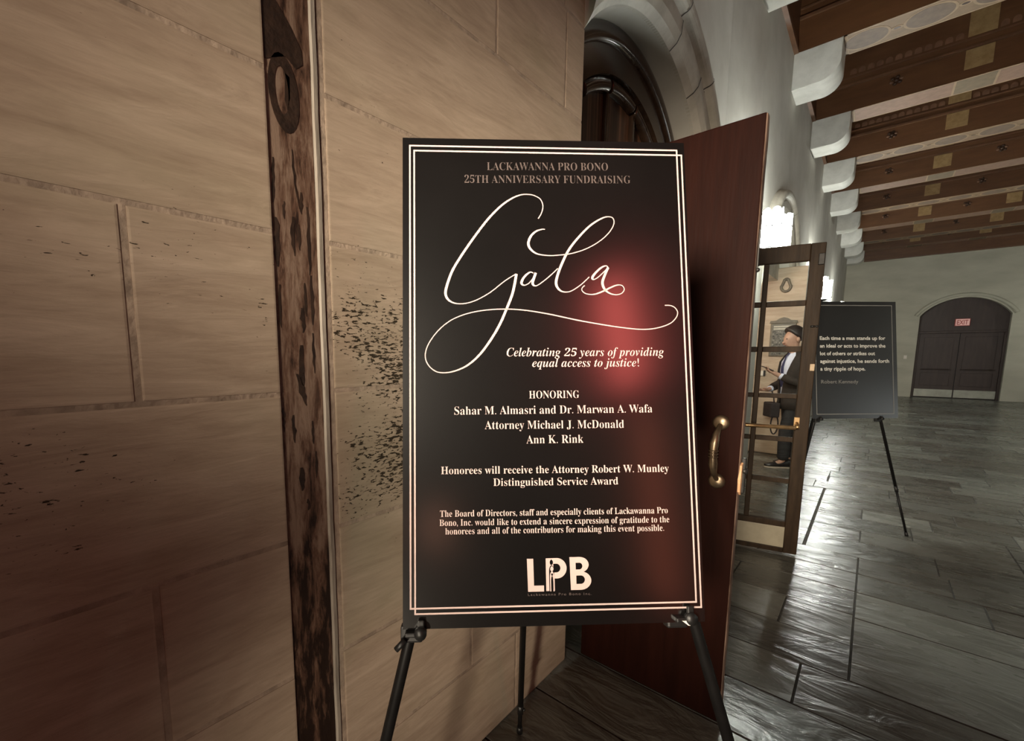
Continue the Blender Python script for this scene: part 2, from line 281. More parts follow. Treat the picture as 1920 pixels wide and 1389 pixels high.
# ------------------------------------------------------------------ mesh helpers
class MB:
    def __init__(self):
        self.bm = bmesh.new(); self.mats = []
    def mi(self, m):
        if m not in self.mats: self.mats.append(m)
        return self.mats.index(m)
    def add(self, verts, faces, m=None, smooth=False):
        vs = [self.bm.verts.new(Vector(v)) for v in verts]; k = self.mi(m) if m else 0; out = []
        for f in faces:
            try:
                fc = self.bm.faces.new([vs[i] for i in f])
            except ValueError:
                continue
            fc.material_index = k; fc.smooth = smooth; out.append(fc)
        return vs, out
    def box(self, a, b, m=None, bev=0.0, xf=None):
        x0, y0, z0 = a; x1, y1, z1 = b
        v = [(x0, y0, z0), (x1, y0, z0), (x1, y1, z0), (x0, y1, z0), (x0, y0, z1), (x1, y0, z1), (x1, y1, z1), (x0, y1, z1)]
        if xf: v = [xf @ Vector(p) for p in v]
        vs, fs = self.add(v, [(0, 3, 2, 1), (4, 5, 6, 7), (0, 1, 5, 4), (1, 2, 6, 5), (2, 3, 7, 6), (3, 0, 4, 7)], m)
        if bev:
            es = list({e for f in fs for e in f.edges})
            bmesh.ops.bevel(self.bm, geom=es, offset=bev, segments=2, affect='EDGES', profile=0.5, material=-1)
        return vs
    def prism(self, pts, z0, z1, m=None, fn=None, smooth=False):
        """extrude a 2-D outline; fn(u, v, w) gives the 3-D place"""
        fn = fn or (lambda u, v, w: (u, v, w))
        n = len(pts)
        v = [fn(*p, z0) for p in pts] + [fn(*p, z1) for p in pts]
        f = [tuple(reversed(range(n))), tuple(range(n, 2 * n))] + [(i, (i + 1) % n, n + (i + 1) % n, n + i) for i in range(n)]
        return self.add(v, f, m, smooth)
    def tube(self, pts, r, m=None, seg=12, cap=True, smooth=True):
        pts = [Vector(p) for p in pts]; rs = r if isinstance(r, (list, tuple)) else [r] * len(pts)
        ring = []; up = None
        for i, p in enumerate(pts):
            t = (pts[min(i + 1, len(pts) - 1)] - pts[max(i - 1, 0)]).normalized()
            if up is None:
                up = Vector((0, 0, 1)) if abs(t.z) < 0.9 else Vector((1, 0, 0))
            u = t.cross(up).normalized(); v = u.cross(t).normalized(); up = v
            ring.append([p + (u * math.cos(2 * PI * k / seg) + v * math.sin(2 * PI * k / seg)) * rs[i] for k in range(seg)])
        vs = [q for rr in ring for q in rr]; f = []
        for i in range(len(pts) - 1):
            for k in range(seg):
                a = i * seg + k; b = i * seg + (k + 1) % seg
                f.append((a, b, b + seg, a + seg))
        if cap:
            f.append(tuple(reversed(range(seg)))); f.append(tuple(range((len(pts) - 1) * seg, len(pts) * seg)))
        self.add(vs, f, m, smooth)
    def loft(self, rings, m=None, closed=True, cap=True, smooth=True):
        n = len(rings[0]); vs = [q for r in rings for q in r]; f = []
        for i in range(len(rings) - 1):
            for k in range(n if closed else n - 1):
                a = i * n + k; b = i * n + (k + 1) % n
                f.append((a, b, b + n, a + n))
        if cap and closed:
            f.append(tuple(reversed(range(n)))); f.append(tuple(range((len(rings) - 1) * n, len(rings) * n)))
        self.add(vs, f, m, smooth)
    def lathe(self, prof, m=None, seg=20, origin=(0, 0, 0), axis=(0, 0, 1), smooth=True):
        ax = Vector(axis).normalized(); u = ax.orthogonal().normalized(); v = ax.cross(u); o = Vector(origin)
        self.loft([[o + ax * h + (u * math.cos(2 * PI * k / seg) + v * math.sin(2 * PI * k / seg)) * max(r, 1e-4) for k in range(seg)] for r, h in prof], m, smooth=smooth)
    def ball(self, c, r, m=None, seg=16, rings=10):
        rx, ry, rz = r if isinstance(r, (tuple, list)) else (r, r, r); c = Vector(c)
        self.loft([[c + Vector((rx * math.sin(PI * (i + .02) / (rings + .04)) * math.cos(2 * PI * k / seg), ry * math.sin(PI * (i + .02) / (rings + .04)) * math.sin(2 * PI * k / seg), -rz * math.cos(PI * i / rings))) for k in range(seg)] for i in range(rings + 1)], m)
    def build(self, name, m=None, parent=None, tri=True, recalc=True):
        if recalc: bmesh.ops.recalc_face_normals(self.bm, faces=self.bm.faces)
        self.bm.normal_update()
        big = [f for f in self.bm.faces if len(f.verts) > 4]
        if tri and big: bmesh.ops.triangulate(self.bm, faces=big)
        me = bpy.data.meshes.new(name); self.bm.to_mesh(me); self.bm.free()
        for k in (self.mats or [m]): me.materials.append(M[k] if isinstance(k, str) else k)
        o = bpy.data.objects.new(name, me); C.objects.link(o)
        if parent: o.parent = parent
        return o

def tag(o, label, cat, group=None, kind=None):
    o['label'] = label; o['category'] = cat
    if group: o['group'] = group
    if kind: o['kind'] = kind
    return o
def thing(name, label, cat, loc=(0, 0, 0), rot=(0, 0, 0), group=None, kind=None):
    o = bpy.data.objects.new(name, None); C.objects.link(o); o.location = loc; o.rotation_euler = rot
    o.empty_display_size = 0.1
    return tag(o, label, cat, group, kind)
def struct(o, label, cat):
    return tag(o, label, cat, kind='structure')
def copy_thing(root, loc, label):
    r = root.copy(); C.objects.link(r); r.location = loc; r['label'] = label
    for ch in list(root.children):
        c = ch.copy(); C.objects.link(c); c.parent = r
        for g in list(ch.children):
            d = g.copy(); C.objects.link(d); d.parent = c
    return r

XW = -1.02                                  # face of the long left wall
CEIL = 6.05
YEND = 22.3                                 # end wall
XR = 5.1

# ------------------------------------------------------------------ floor
def build_floor():
    m = MB()
    m.box((-2.6, -4.2, -0.06), (XR + 0.4, YEND + 0.8, -0.012), 'grout')
    stones = []
    rows = [-4.2, -3.8, -3.35, -2.9, -2.5, -2.1, -1.7, -1.3, -0.9, -0.5, -0.1, 0.3, 0.65, 0.95, 1.25, 1.62, 1.97, 2.32, 2.68]
    mid = [4.42, 4.8, 5.12, 5.5, 5.85, 6.2, 6.5, 6.88, 7.2]
    while mid[-1] < YEND + 0.7: mid.append(mid[-1] + random.choice((0.32, 0.36, 0.42)))
    seed_x = {1.97: [-2.6, -1.3, 0.25, 1.2], 2.32: [-2.6, -1.1, -0.14, 0.9], 4.42: [-2.6, -0.29, 0.46, 1.2], 4.8: [-2.6, -0.29, 0.04, 0.9], 5.12: [-2.6, -0.29, 0.36, 0.9], 5.5: [-2.6, -0.29, 0.04, 0.5, 0.98, 1.7], 5.85: [-2.6, -0.29, 0.67, 1.4],
              6.2: [-2.6, -0.29, 0.3, 1.1], 6.88: [-2.6, -0.29, 0.38, 0.9]}
    for rr in (rows, mid):
        for y0, y1 in zip(rr, rr[1:]):
            xs = list(seed_x.get(y0, [-2.6, random.uniform(-1.6, -1.1), random.uniform(-0.6, 0.1)]))
            while xs[-1] < XR + 0.3: xs.append(xs[-1] + random.uniform(0.45, 1.25))
            for a, b in zip(xs, xs[1:]): stones.append((a, b, y0, y1))
    # beside the doors the course along the wall and the field do not share rows
    for y0, y1, xs in ((2.68, 3.02, [-2.6, -0.75, 0.04]), (3.02, 3.40, [-2.6, -1.0, -0.28, 0.04]), (3.40, 3.75, [-2.6, -0.6, 0.04]), (3.75, 4.08, [-2.6, -0.9, 0.04]), (4.08, 4.42, [-2.6, -0.55, 0.04]),
                       (2.68, 3.37, [0.04, 1.25, 2.1, 3.2, 4.3, 5.4]), (3.37, 3.75, [0.04, 0.95, 2.2, 3.0, 4.1, 5.4]), (3.75, 4.08, [0.04, 0.62, 1.3, 2.4, 3.3, 4.2, 5.4]), (4.08, 4.42, [0.04, 0.5, 1.4, 2.2, 3.5, 4.6, 5.4])):
        for a, b in zip(xs, xs[1:]): stones.append((a, b, y0, y1))
    lay = m.bm.faces.layers.float_vector.new('stone')
    g = 0.0012
    for a, b, y0, y1 in stones:
        t = [random.uniform(-0.0018, 0.0018) for _ in range(3)]
        cx, cy = (a + b) / 2, (y0 + y1) / 2
        def z(x, y): return -0.002 + t[0] + t[1] * (x - cx) / (b - a) * 2 + t[2] * (y - cy) / (y1 - y0) * 2
        ga, gb = (0.008 if a == -0.29 else g), (0.008 if b == -0.29 else g)
        a, b = a - g + ga, b + g - gb
        q = [(a + g, y0 + g), (b - g, y0 + g), (b - g, y1 - g), (a + g, y1 - g)]
        i2 = [(a + g + 0.004, y0 + g + 0.004), (b - g - 0.004, y0 + g + 0.004), (b - g - 0.004, y1 - g - 0.004), (a + g + 0.004, y1 - g - 0.004)]
        v = [(x, yy, -0.014) for x, yy in q] + [(x, yy, z(x, yy)) for x, yy in i2]
        vs, fs = m.add(v, [(4, 5, 6, 7)], 'slate')
        m.add(v, [(0, 1, 5, 4), (1, 2, 6, 5), (2, 3, 7, 6), (3, 0, 4, 7)], 'grout')
        s = Vector((random.random(), random.random(), random.random()))
        for f in fs: f[lay] = s
    return m.build('floor', recalc=True)
struct(build_floor(), 'grey slate flagstone floor of the hall with a glossy riven surface', 'floor')

# ------------------------------------------------------------------ near travertine wall (blocks in one wall)
def build_near_wall():
    m = MB()
    m.box((XW - 0.5, -4.2, 0), (XW - 0.0013, 0.4685, CEIL), 'mortar')
    m.box((XW - 0.5, 0.4685, 0), (XW - 0.03, 0.6, CEIL), 'mortar')
    m.box((XW - 0.5, 0.6, 0), (XW - 0.0013, 1.878, CEIL), 'mortar')
    courses = [0, 0.36, 0.72, 1.083, 1.453, 1.825, 2.17, 2.556, 2.93, 3.30, 3.68, 4.05, 4.42, 4.8, 5.2, 5.6, CEIL]
    left_j = {0.72: [0.19], 1.453: [0.19], 2.17: [-0.35], 1.825: [-0.62], 1.083: [-0.52], 0.36: [-0.4], 0: [0.15]}
    right_j = {0.36: [1.16], 2.556: [1.28, 1.735], 0: [1.45], 0.72: [], 2.93: [1.716]}
    def block(y0, y1, z0, z1, gy0=0.007, gy1=0.007):
        g = 0.006; c = 0.004
        o = [(y0 + gy0, z0 + g), (y1 - gy1, z0 + g), (y1 - gy1, z1 - g), (y0 + gy0, z1 - g)]
        i = [(y0 + gy0 + c, z0 + g + c), (y1 - gy1 - c, z0 + g + c), (y1 - gy1 - c, z1 - g - c), (y0 + gy0 + c, z1 - g - c)]
        v = [(XW - 0.02, *p) for p in o] + [(XW - 0.0005, *p) for p in o] + [(XW, *p) for p in i]
        f = [(8, 9, 10, 11)]
        for k in range(4):
            l = (k + 1) % 4
            f += [(k, l, 4 + l, 4 + k), (4 + k, 4 + l, 8 + l, 8 + k)]
        m.add(v, f, 'travertine')
    for z0, z1 in zip(courses, courses[1:]):
        js = [-4.2, -2.6, -1.4] + left_j.get(z0, []) + [0.4685]
        for a, b in zip(js, js[1:]): block(a, b, z0, z1, gy1=0.0 if b == 0.4685 else 0.007)
        js = [0.615] + right_j.get(z0, []) + [1.88]
        for a, b in zip(js, js[1:]): block(a, b, z0, z1, gy0=0.0 if a == 0.615 else 0.004, gy1=0.0 if b == 1.88 else 0.007)
    return m.build('wall_near')
struct(build_near_wall(), 'pitted tan travertine block wall behind the large gala poster', 'wall')

def build_strip():
    m = MB()
    m.box((XW - 0.03, 0.4685, 0), (XW - 0.004, 0.581, CEIL), 'marble')
    # dark carved-looking blot: a hooked wedge and a ring with a notched middle, near the top
    fn = lambda y, z, w: (w, y, z)
    x0, x1 = XW - 0.0045, XW - 0.0030
    m.prism([(0.470, 2.355), (0.500, 2.325), (0.535, 2.285), (0.560, 2.245), (0.562, 2.215), (0.545, 2.200), (0.520, 2.215), (0.49, 2.20), (0.472, 2.19)], x0, x1, 'marble_dark', fn)
    out = [(0.513 + 0.036 * math.cos(a), 2.135 + 0.082 * math.sin(a) - 0.3 * (0.036 * math.cos(a))) for a in [2 * PI * k / 24 for k in range(24)]]
    inn = [(0.508 + 0.016 * math.cos(a), 2.14 + 0.050 * math.sin(a) - 0.3 * (0.016 * math.cos(a))) for a in [2 * PI * k / 24 for k in range(24)]]
    v = [(x1, *p) for p in out] + [(x1, *p) for p in inn] + [(x0, *p) for p in out] + [(x0, *p) for p in inn]
    f = []
    for k in range(24):
        l = (k + 1) % 24
        f += [(k, l, 24 + l, 24 + k), (48 + l, 48 + k, k, l), (24 + k, 24 + l, 72 + l, 72 + k)]
    m.add(v, f, 'marble_dark')
    m.prism([(0.517, 2.18), (0.528, 2.175), (0.527, 2.13), (0.520, 2.10), (0.514, 2.12)], x0, x1, 'marble_dark', fn)
    rnd = random.Random(3)
    def drip(y, z, wd, h, lean=0.0):
        n = 7; L = []; Rr = []
        for k in range(n + 1):
            t = k / n; ww = wd * (math.sin(PI * min(1, t * 0.9 + 0.08)) ** 0.6) * rnd.uniform(0.6, 1.1)
            zz = z - h * t; yy = min(max(y + lean * t + rnd.uniform(-.002, .002), 0.4705 + ww), 0.579 - ww)
            L.append((yy - ww, zz)); Rr.append((yy + ww, zz))
        m.prism(L + Rr[::-1], x0, x1 - 0.0004, 'marble_dark', fn)
    for a in [(0.480, 1.99, .004, .10, -.004), (0.525, 2.02, .003, .13, .012), (0.5, 1.9, .003, .04), (0.543, 1.93, .004, .05), (0.480, 1.86, .008, .11), (0.52, 1.87, .006, .09), (0.535, 1.855, .004, .06), (0.560, 1.9, .005, .16),
              (0.48, 1.71, .004, .1), (0.545, 1.72, .004, .08), (0.562, 1.74, .005, .12), (0.535, 1.66, .006, .06), (0.528, 1.57, .008, .1), (0.56, 1.6, .004, .1), (0.515, 1.5, .008, .08, .02),
              (0.5, 1.4, .005, .07), (0.55, 1.38, .004, .06), (0.515, 1.265, .009, .06), (0.555, 1.3, .004, .07), (0.53, 1.18, .005, .03), (0.475, 1.42, .004, .06)]:
        drip(*a)
    return m.build('trim_1')
struct(build_strip(), 'dark stained brown marble strip set upright in the travertine wall', 'wall trim')
def build_beads():
    m = MB()
    fn = lambda x, y, z: (x, y, z)
    n = 60
    rnd = random.Random(5)
    rows = []
    for k in range(n + 1):
        z = CEIL * k / n; e = rnd.uniform(-.0012, .0012)
        rows.append([Vector((XW - 0.03, 0.580, z)), Vector((XW - 0.006, 0.5805 + e, z)), Vector((XW + 0.001, 0.586 + e, z)), Vector((XW + 0.001, 0.596 + e, z)), Vector((XW - 0.006, 0.600, z)), Vector((XW - 0.03, 0.600, z))])
    m.loft(rows, 'pale_bead', smooth=False)
    m.box((XW - 0.03, 0.6, 0), (XW - 0.007, 0.617, CEIL), 'grey_bead')
    return m.build('trim_2')
struct(build_beads(), 'narrow pale chipped bead with a grey fillet beside the brown marble strip', 'wall trim')

# ------------------------------------------------------------------ arches
ARC = dict(y1=2.709, y2=7.30)
R0, ZC = 1.0845, 2.233
def arc_pts(yc, r, a0, a1, n): return [(yc + r * math.cos(a0 + (a1 - a0) * k / n), ZC + r * math.sin(a0 + (a1 - a0) * k / n)) for k in range(n + 1)]

def build_left_wall():
    m = MB()
    aL = math.acos((1.88 - ARC['y1']) / R0)
    pts = [(1.88, CEIL), (1.88, ZC + R0 * math.sin(aL))]
    pts += arc_pts(ARC['y1'], R0, aL, 0, 110)[1:] + [(ARC['y1'] + R0, 0)]
    pts += [(ARC['y2'] - R0, 0)] + arc_pts(ARC['y2'], R0, PI, 0, 80) + [(ARC['y2'] + R0, 0)]
    pts += [(YEND, 0), (YEND, CEIL)]
    m.prism(pts, XW - 0.55, XW, 'limestone', lambda y, z, x: (x, y, z))
    return m.build('wall_left')
struct(build_left_wall(), 'long pale limestone wall running down the hall under the corbels', 'wall')

m = MB()
for yc in (4.92, 9.45, 14.65, 19.95):
    m.prism([(yc - 0.75, XW - 0.002), (yc - 0.7, XW + 0.001), (yc + 0.40, XW + 0.035), (yc + 0.42, XW + 0.03), (yc + 0.42, XW - 0.002)], 0, 4.70, 'limestone', lambda y, x, z: (x, y, z))
struct(m.build('trim_7'), 'shallow flat pilasters on the long pale wall behind the lanterns', 'pilasters')

def arch_ring(yc, ymin, name, label, joints, ymax=99):
    """moulded stone ring: hollow chamfer, flat face, groove and round roll, all the way down the far jamb"""
    prof = [(0.0, -0.02), (0.0, 0.0), (0.03, 0.035), (0.075, 0.055), (0.15, 0.058), (0.165, 0.038), (0.178, 0.038), (0.19, 0.062)]
    prof += [(0.235 + 0.045 * math.cos(PI - PI * k / 8), 0.062 + 0.038 * math.sin(PI * k / 8)) for k in range(1, 8)]
    prof += [(0.28, 0.055), (0.295, 0.02), (0.30, -0.02)]
    rings = []
    a0 = PI
    n = 140
    for k in range(n + 1):
        a = a0 * (1 - k / n)
        rings.append([Vector((XW + h, yc + (R0 + r) * math.cos(a), ZC + (R0 + r) * math.sin(a))) for r, h in prof])
    rings.append([Vector((XW + h, yc + R0 + r, 0)) for r, h in prof])
    m = MB(); m.loft(rings, 'arch_stone', smooth=False)
    bmesh.ops.bisect_plane(m.bm, geom=m.bm.verts[:] + m.bm.edges[:] + m.bm.faces[:], plane_co=(0, ymin, 0), plane_no=(0, -1, 0), clear_outer=True)
    for a, r0, r1 in joints:                     # dark open joints across the moulding
        c, s = math.cos(a), math.sin(a); t = Vector((0, -s, c)) * 0.004
        base = [(r, h + 0.0025) for r, h in prof if r0 <= r <= r1]
        v = []
        for r, h in base:
            p = Vector((XW + h, yc + (R0 + r) * c, ZC + (R0 + r) * s)); v += [p - t, p + t]
        m.add(v, [(2 * i, 2 * i + 1, 2 * i + 3, 2 * i + 2) for i in range(len(base) - 1)], 'grout')
    o = m.build(name)
    return struct(o, label, 'arch moulding')
arch_ring(ARC['y1'], 1.884, 'trim_3', 'moulded stone arch round the doorway beside the red-brown door leaf', [(0.98, 0.1, 0.3), (1.06, 0.0, 0.17), (0.66, 0.16, 0.3), (0.72, 0.0, 0.17), (0.3, 0.0, 0.3), (1.4, 0.0, 0.3)])
arch_ring(ARC['y2'], ARC['y2'] - R0 + 0.002, 'trim_4', 'moulded stone arch in the lit wall behind the lantern above the glazed door', [(0.7, 0.0, 0.3), (1.2, 0.0, 0.3), (1.9, 0.0, 0.3)])

def build_transom():
    root = thing('window_1', 'dark glossy wooden arched transom with vertical planks above the near doorway', 'transom', (XW - 0.13, ARC['y1'], 2.42), kind='structure')
    X = 0.0
    def ringmesh(ri, ro, x0, x1, mm, name, roll=True, aa=(0.0, PI), parent=root):
        n = 48; rows = []
        for k in range(n + 1):
            a = aa[0] + (aa[1] - aa[0]) * k / n
            if roll:
                prof = [(ri, x0)] + [((ri + ro) / 2 - (ro - ri) / 2 * math.cos(PI * j / 8), x1 - 0.012 + 0.022 * math.sin(PI * j / 8)) for j in range(9)] + [(ro, x0)]
            else:
                prof = [(ri, x0), (ri, x1), (ro, x1), (ro, x0)]
            rows.append([Vector((h, r * math.cos(a), ZC - 2.42 + r * math.sin(a))) for r, h in prof])
        m = MB(); m.loft(rows, mm, smooth=roll); return m.build(name, None, parent)
    ringmesh(1.00, R0 + 0.01, -0.1, 0.0, 'dark_gloss', 'outer_moulding')
    ringmesh(0.86, 1.00, -0.1, -0.02, 'dark_gloss', 'arch_band', roll=False)
    m = MB()                                     # plank panel
    pts = [(0.87 * math.cos(a), 2.233 - 2.42 + 0.87 * math.sin(a)) for a in [PI * k / 40 for k in range(41)]]
    pts = [(y, max(z, 0.0)) for y, z in pts]
    m.prism(pts, -0.12, -0.085, 'plank', lambda y, z, x: (x, y, z)); m.build('plank_panel', None, root)
    # tracery: short arched rails closing the heads of four lights, with slim mullions
    for a0, a1 in ((0.10, 0.48), (0.52, 0.92), (0.96, 1.36), (1.40, 1.78), (1.82, 2.2)):
        ringmesh(0.79, 0.86, -0.1, -0.045, 'dark_gloss', 'panel_head_moulding', aa=(a0, a1))
    for y in (-0.55, -0.18, 0.18, 0.5):
        m = MB(); top = ZC - 2.42 + math.sqrt(0.80 ** 2 - y * y)
        m.box((-0.1, y - 0.018, 0), (-0.06, y + 0.018, top), 'dark_gloss', bev=0.006); m.build('mullion', None, root)
    m = MB(); m.box((-0.1, -R0 + 0.03, -0.02), (0.0, R0 - 0.005, 0.07), 'dark_gloss', bev=0.01); m.build('transom_rail', None, root)
    return root
build_transom()

# rooms behind the two doorways
def build_vestibule():
    m = MB()
    m.box((-2.95, 1.2, 0), (-2.85, 4.4, CEIL - 2), 'mortar')
    m.box((-2.95, 1.1, 0), (XW - 0.5, 1.2, CEIL - 2), 'mortar')
    m.box((-2.95, 4.4, 0), (XW - 0.5, 4.5, CEIL - 2), 'mortar')
    m.box((-2.95, 1.1, CEIL - 2), (XW - 0.5, 4.5, CEIL - 1.9), 'mortar')
    return m.build('wall_vestibule')
struct(build_vestibule(), 'dim plastered room behind the near arched doorway', 'wall')

def build_niche():
    m = MB()
    y0, y1 = ARC['y2'] - R0, ARC['y2'] + R0
    # stone tympanum over the second opening, then a recess whose far side is a tan travertine pier standing out past the wall
    pts = [(y0 - 0.02, 2.62)] + [(ARC['y2'] + (R0 + 0.02) * math.cos(a), max(2.62, ZC + (R0 + 0.02) * math.sin(a))) for a in [PI - PI * k / 40 for k in range(41)]] + [(y1 + 0.02, 2.62)]
    m.prism(pts, XW - 0.3, XW - 0.12, 'arch_stone', lambda y, z, x: (x, y, z))
    m.box((-2.7, y0 - 0.6, 0), (-2.6, y1 + 0.6, 3.2), 'travertine')
    m.box((-2.6, y0 - 0.6, 0), (XW - 0.5, y0 - 0.5, 3.2), 'travertine')
    m.box((-2.6, y0 - 0.6, 3.0), (XW - 0.5, y1 + 0.6, 3.1), 'travertine')
    return m.build('wall_niche')
struct(build_niche(), 'pale stone recess under the second arch behind the glazed door', 'wall')
def build_pier():
    m = MB()
    m.box((-2.6, 8.18, 0), (-0.685, 8.80, 2.80), 'travertine', bev=0.012)
    return m.build('wall_pier')
struct(build_pier(), 'tan travertine pier carrying the plaque behind the man with the phone', 'wall')

# ------------------------------------------------------------------ corbels, beams, ceiling
def build_corbel(label, y, first=[None]):
    if first[0] is None:
        m = MB()
        z0, zt, xe = 4.765, 5.18, -0.565
        pts = [(XW + 0.001, zt), (XW + 0.001, z0)]
        r = 0.20
        pts += [(xe - r + r * math.sin(a), z0 + r - r * math.cos(a)) for a in [PI / 2 * k / 12 for k in range(13)]]
        pts += [(xe, zt)]
        v, f = m.prism([(x - XW, z - z0) for x, z in pts], -0.235, 0.235, 'corbel_stone', lambda x, z, y: (x, y, z))
        es = [e for e in m.bm.edges if all(abs(abs(vv.co.y) - 0.235) < 1e-5 for vv in e.verts) and abs(e.verts[0].co.y - e.verts[1].co.y) < 1e-4]
        bmesh.ops.bevel(m.bm, geom=es, offset=0.008, segments=2, affect='EDGES')
        o = m.build('stone_corbel'); first[0] = o
    else:
        o = first[0].copy(); C.objects.link(o)
    o.location = (XW, y, 4.765)
    tag(o, label, 'corbel', 'stone corbels under the ceiling beams')
    return o
YB = [4.93 + 2.17 * k + 0.235 for k in range(-1, 9)]
ords = ['', 'pale stone corbel cut off by the top edge of the picture', 'largest wholly visible stone corbel, next down the wall from the cut-off one', 'second wholly visible stone corbel along the left wall', 'third wholly visible stone corbel along the left wall', 'fourth wholly visible stone corbel along the left wall',
        'fifth wholly visible stone corbel along the left wall', 'sixth wholly visible stone corbel, third from the end wall', 'seventh wholly visible stone corbel, second from the end wall', 'smallest stone corbel, tucked against the end wall']
for k, y in enumerate(YB):
    if k == 0: continue
    build_corbel(ords[k], min(y, YEND - 0.24))

def build_beam(k, y):
    """painted timber beam: fascia with rosettes, ledge, scalloped frieze, ochre panels; soffit painted with ovals or long panels"""
    m = MB(); hw = 0.235; x0, x1 = XW, XR; zs = 5.18
    y0, y1 = y - hw, y + hw
    m.box((x0, y0, zs), (x1, y1, 5.53), 'beam')
    m.box((x0, y0 - 0.03, 5.53), (x1, y1 + 0.03, 5.56), 'ledge')
    m.box((x0, y0 - 0.012, 5.56), (x1, y1 + 0.012, 5.64), 'beam')
    m.box((x0, y0 - 0.022, 5.64), (x1, y1 + 0.022, 5.66), 'ledge')
    m.box((x0, y0 - 0.012, 5.66), (x1, y1 + 0.012, CEIL), 'beam')
    fr = lambda x, z, yy: (x, yy, z)
    so = lambda x, yy, z: (x, yy, z)
    xs = 0.675
    j = -1
    while xs + 1.54 * j < x1 - 0.3:              # ochre panels in two tiers
        c = xs + 1.54 * j
        if c > XW + 0.2:
            m.box((c - 0.125, y0 - 0.006, 5.285), (c + 0.125, y0 + 0.01, 5.525), 'patch')
            m.box((c - 0.125, y0 - 0.02, 5.68), (c + 0.125, y0, 5.98), 'patch')
        j += 1
    j = 0
    while -0.1 + 1.54 * j < x1 - 0.3:            # carved rosettes: a boss in a ring of petals
        c = Vector((-0.1 + 1.54 * j, y0, 5.42))
        for q in range(6):
            a = q * PI / 3 + 0.3
            m.ball(c + Vector((0.052 * math.cos(a), 0, 0.045 * math.sin(a))), (0.026, 0.016, 0.022), 'rosette' if q % 3 else 'scallop', 8, 5)
        m.ball(c, (0.03, 0.03, 0.03), 'rosette', 10, 6)
        j += 1
    x = XW + 0.44                                # scalloped frieze, skipped where an ochre panel stands
    while x < x1 - 0.2:
        if abs(((x - xs + 0.77) % 1.54) - 0.77) > 0.17:
            pts = [(x - 0.036, 5.685)] + [(x + 0.036 * math.cos(a), 5.725 + 0.036 * math.sin(a)) for a in [PI - PI * q / 6 for q in range(7)]] + [(x + 0.036, 5.685)]
            m.prism(pts, y0 - 0.018, y0 - 0.008, 'scallop', fr)
        x += 0.096
    # soffit painting: thin raised layers on the underside
    xa = XW + 0.46
    m.box((xa, y0 + 0.004, zs - 0.003), (x1, y1 - 0.004, zs + 0.01), 'soffit')
    for yy in (y0 + 0.004, y1 - 0.026): m.box((xa, yy, zs - 0.005), (x1, yy + 0.022, zs), 'soffit_line')
    m.box((xa, y0 + 0.004, zs - 0.005), (xa + 0.03, y1 - 0.004, zs), 'soffit_line')
    if k % 2 == 0:
        c = -0.375
        while c < x1 - 0.3:
            def ell(s): return [(c + (0.185 * s) * math.cos(a), y + 0.175 * s * math.sin(a)) for a in [2 * PI * q / 36 for q in range(36)]]
            m.prism(ell(1.12), zs - 0.0052, zs - 0.001, 'soffit_line', so); m.prism(ell(1.0), zs - 0.0065, zs - 0.001, 'soffit_oval', so)
            e = c + 0.255
            m.prism([(e + 0.05 * math.cos(a), y + 0.04 * math.sin(a)) for a in [2 * PI * q / 14 for q in range(14)]], zs - 0.0070, zs - 0.001, 'soffit_line', so)
            m.prism([(e + 0.03 * math.cos(a), y + 0.02 * math.sin(a)) for a in [2 * PI * q / 12 for q in range(12)]], zs - 0.0085, zs - 0.001, 'rosette', so)
            c += 0.51
    else:
        x = xa + 0.04; q = 0
        while x < x1 - 0.2:
            L = 1.0 if q % 2 == 0 else 0.36
            m.box((x, y0 + 0.03, zs - 0.0055), (min(x + L, x1), y1 - 0.03, zs), 'soffit_pink' if q % 2 == 0 else 'soffit_grey')
            m.box((x + L, y0 + 0.02, zs - 0.0050), (min(x + L + 0.022, x1), y1 - 0.02, zs), 'soffit_line')
            x += L + 0.022; q += 1
    o = m.build('ceiling_beam')
    bl = ['', 'dark timber beam at the top edge of the picture above the cut-off corbel', 'painted timber beam with large ovals resting on the largest whole corbel', 'painted timber beam with pink panels resting on the second whole corbel', 'painted timber beam with ovals resting on the third whole corbel',
          'painted timber beam with pink panels resting on the fourth whole corbel', 'painted timber beam with ovals resting on the fifth whole corbel', 'painted timber beam resting on the corbel third from the end wall', 'painted timber beam resting on the corbel second from the end wall', 'last painted timber beam along the top of the end wall']
    return tag(o, bl[k], 'ceiling beam', 'painted timber ceiling beams', 'structure')
for k, y in enumerate(YB):
    if k == 0: continue
    build_beam(k, min(y, YEND - 0.24))
m = MB(); m.box((XW - 0.3, -4.2, CEIL), (XR + 0.2, YEND + 0.3, CEIL + 0.1), 'ceil_wood')
x = XW
while x < XR:                                     # boards between the beams
    m.box((x, -4.2, CEIL - 0.02), (x + 0.02, YEND, CEIL), 'ledge'); x += 0.5
struct(m.build('ceiling'), 'dark boarded timber ceiling above the painted beams', 'ceiling')
m = MB(); m.box((XW - 0.02, 1.9, 5.20), (XW + 0.03, YEND, CEIL), 'beam', bev=0.01); m.box((XW - 0.02, 1.9, 5.17), (XW + 0.045, YEND, 5.21), 'ledge')
struct(m.build('trim_5'), 'brown timber wall plate along the top of the left wall between corbels', 'wall trim')
m = MB(); m.box((-0.56, YEND - 0.10, 4.86), (XR, YEND + 0.05, 5.2), 'beam'); m.box((-0.56, YEND - 0.12, 4.84), (XR, YEND + 0.05, 4.87), 'ledge')
struct(m.build('trim_6'), 'brown timber plate along the top of the end wall', 'wall trim')

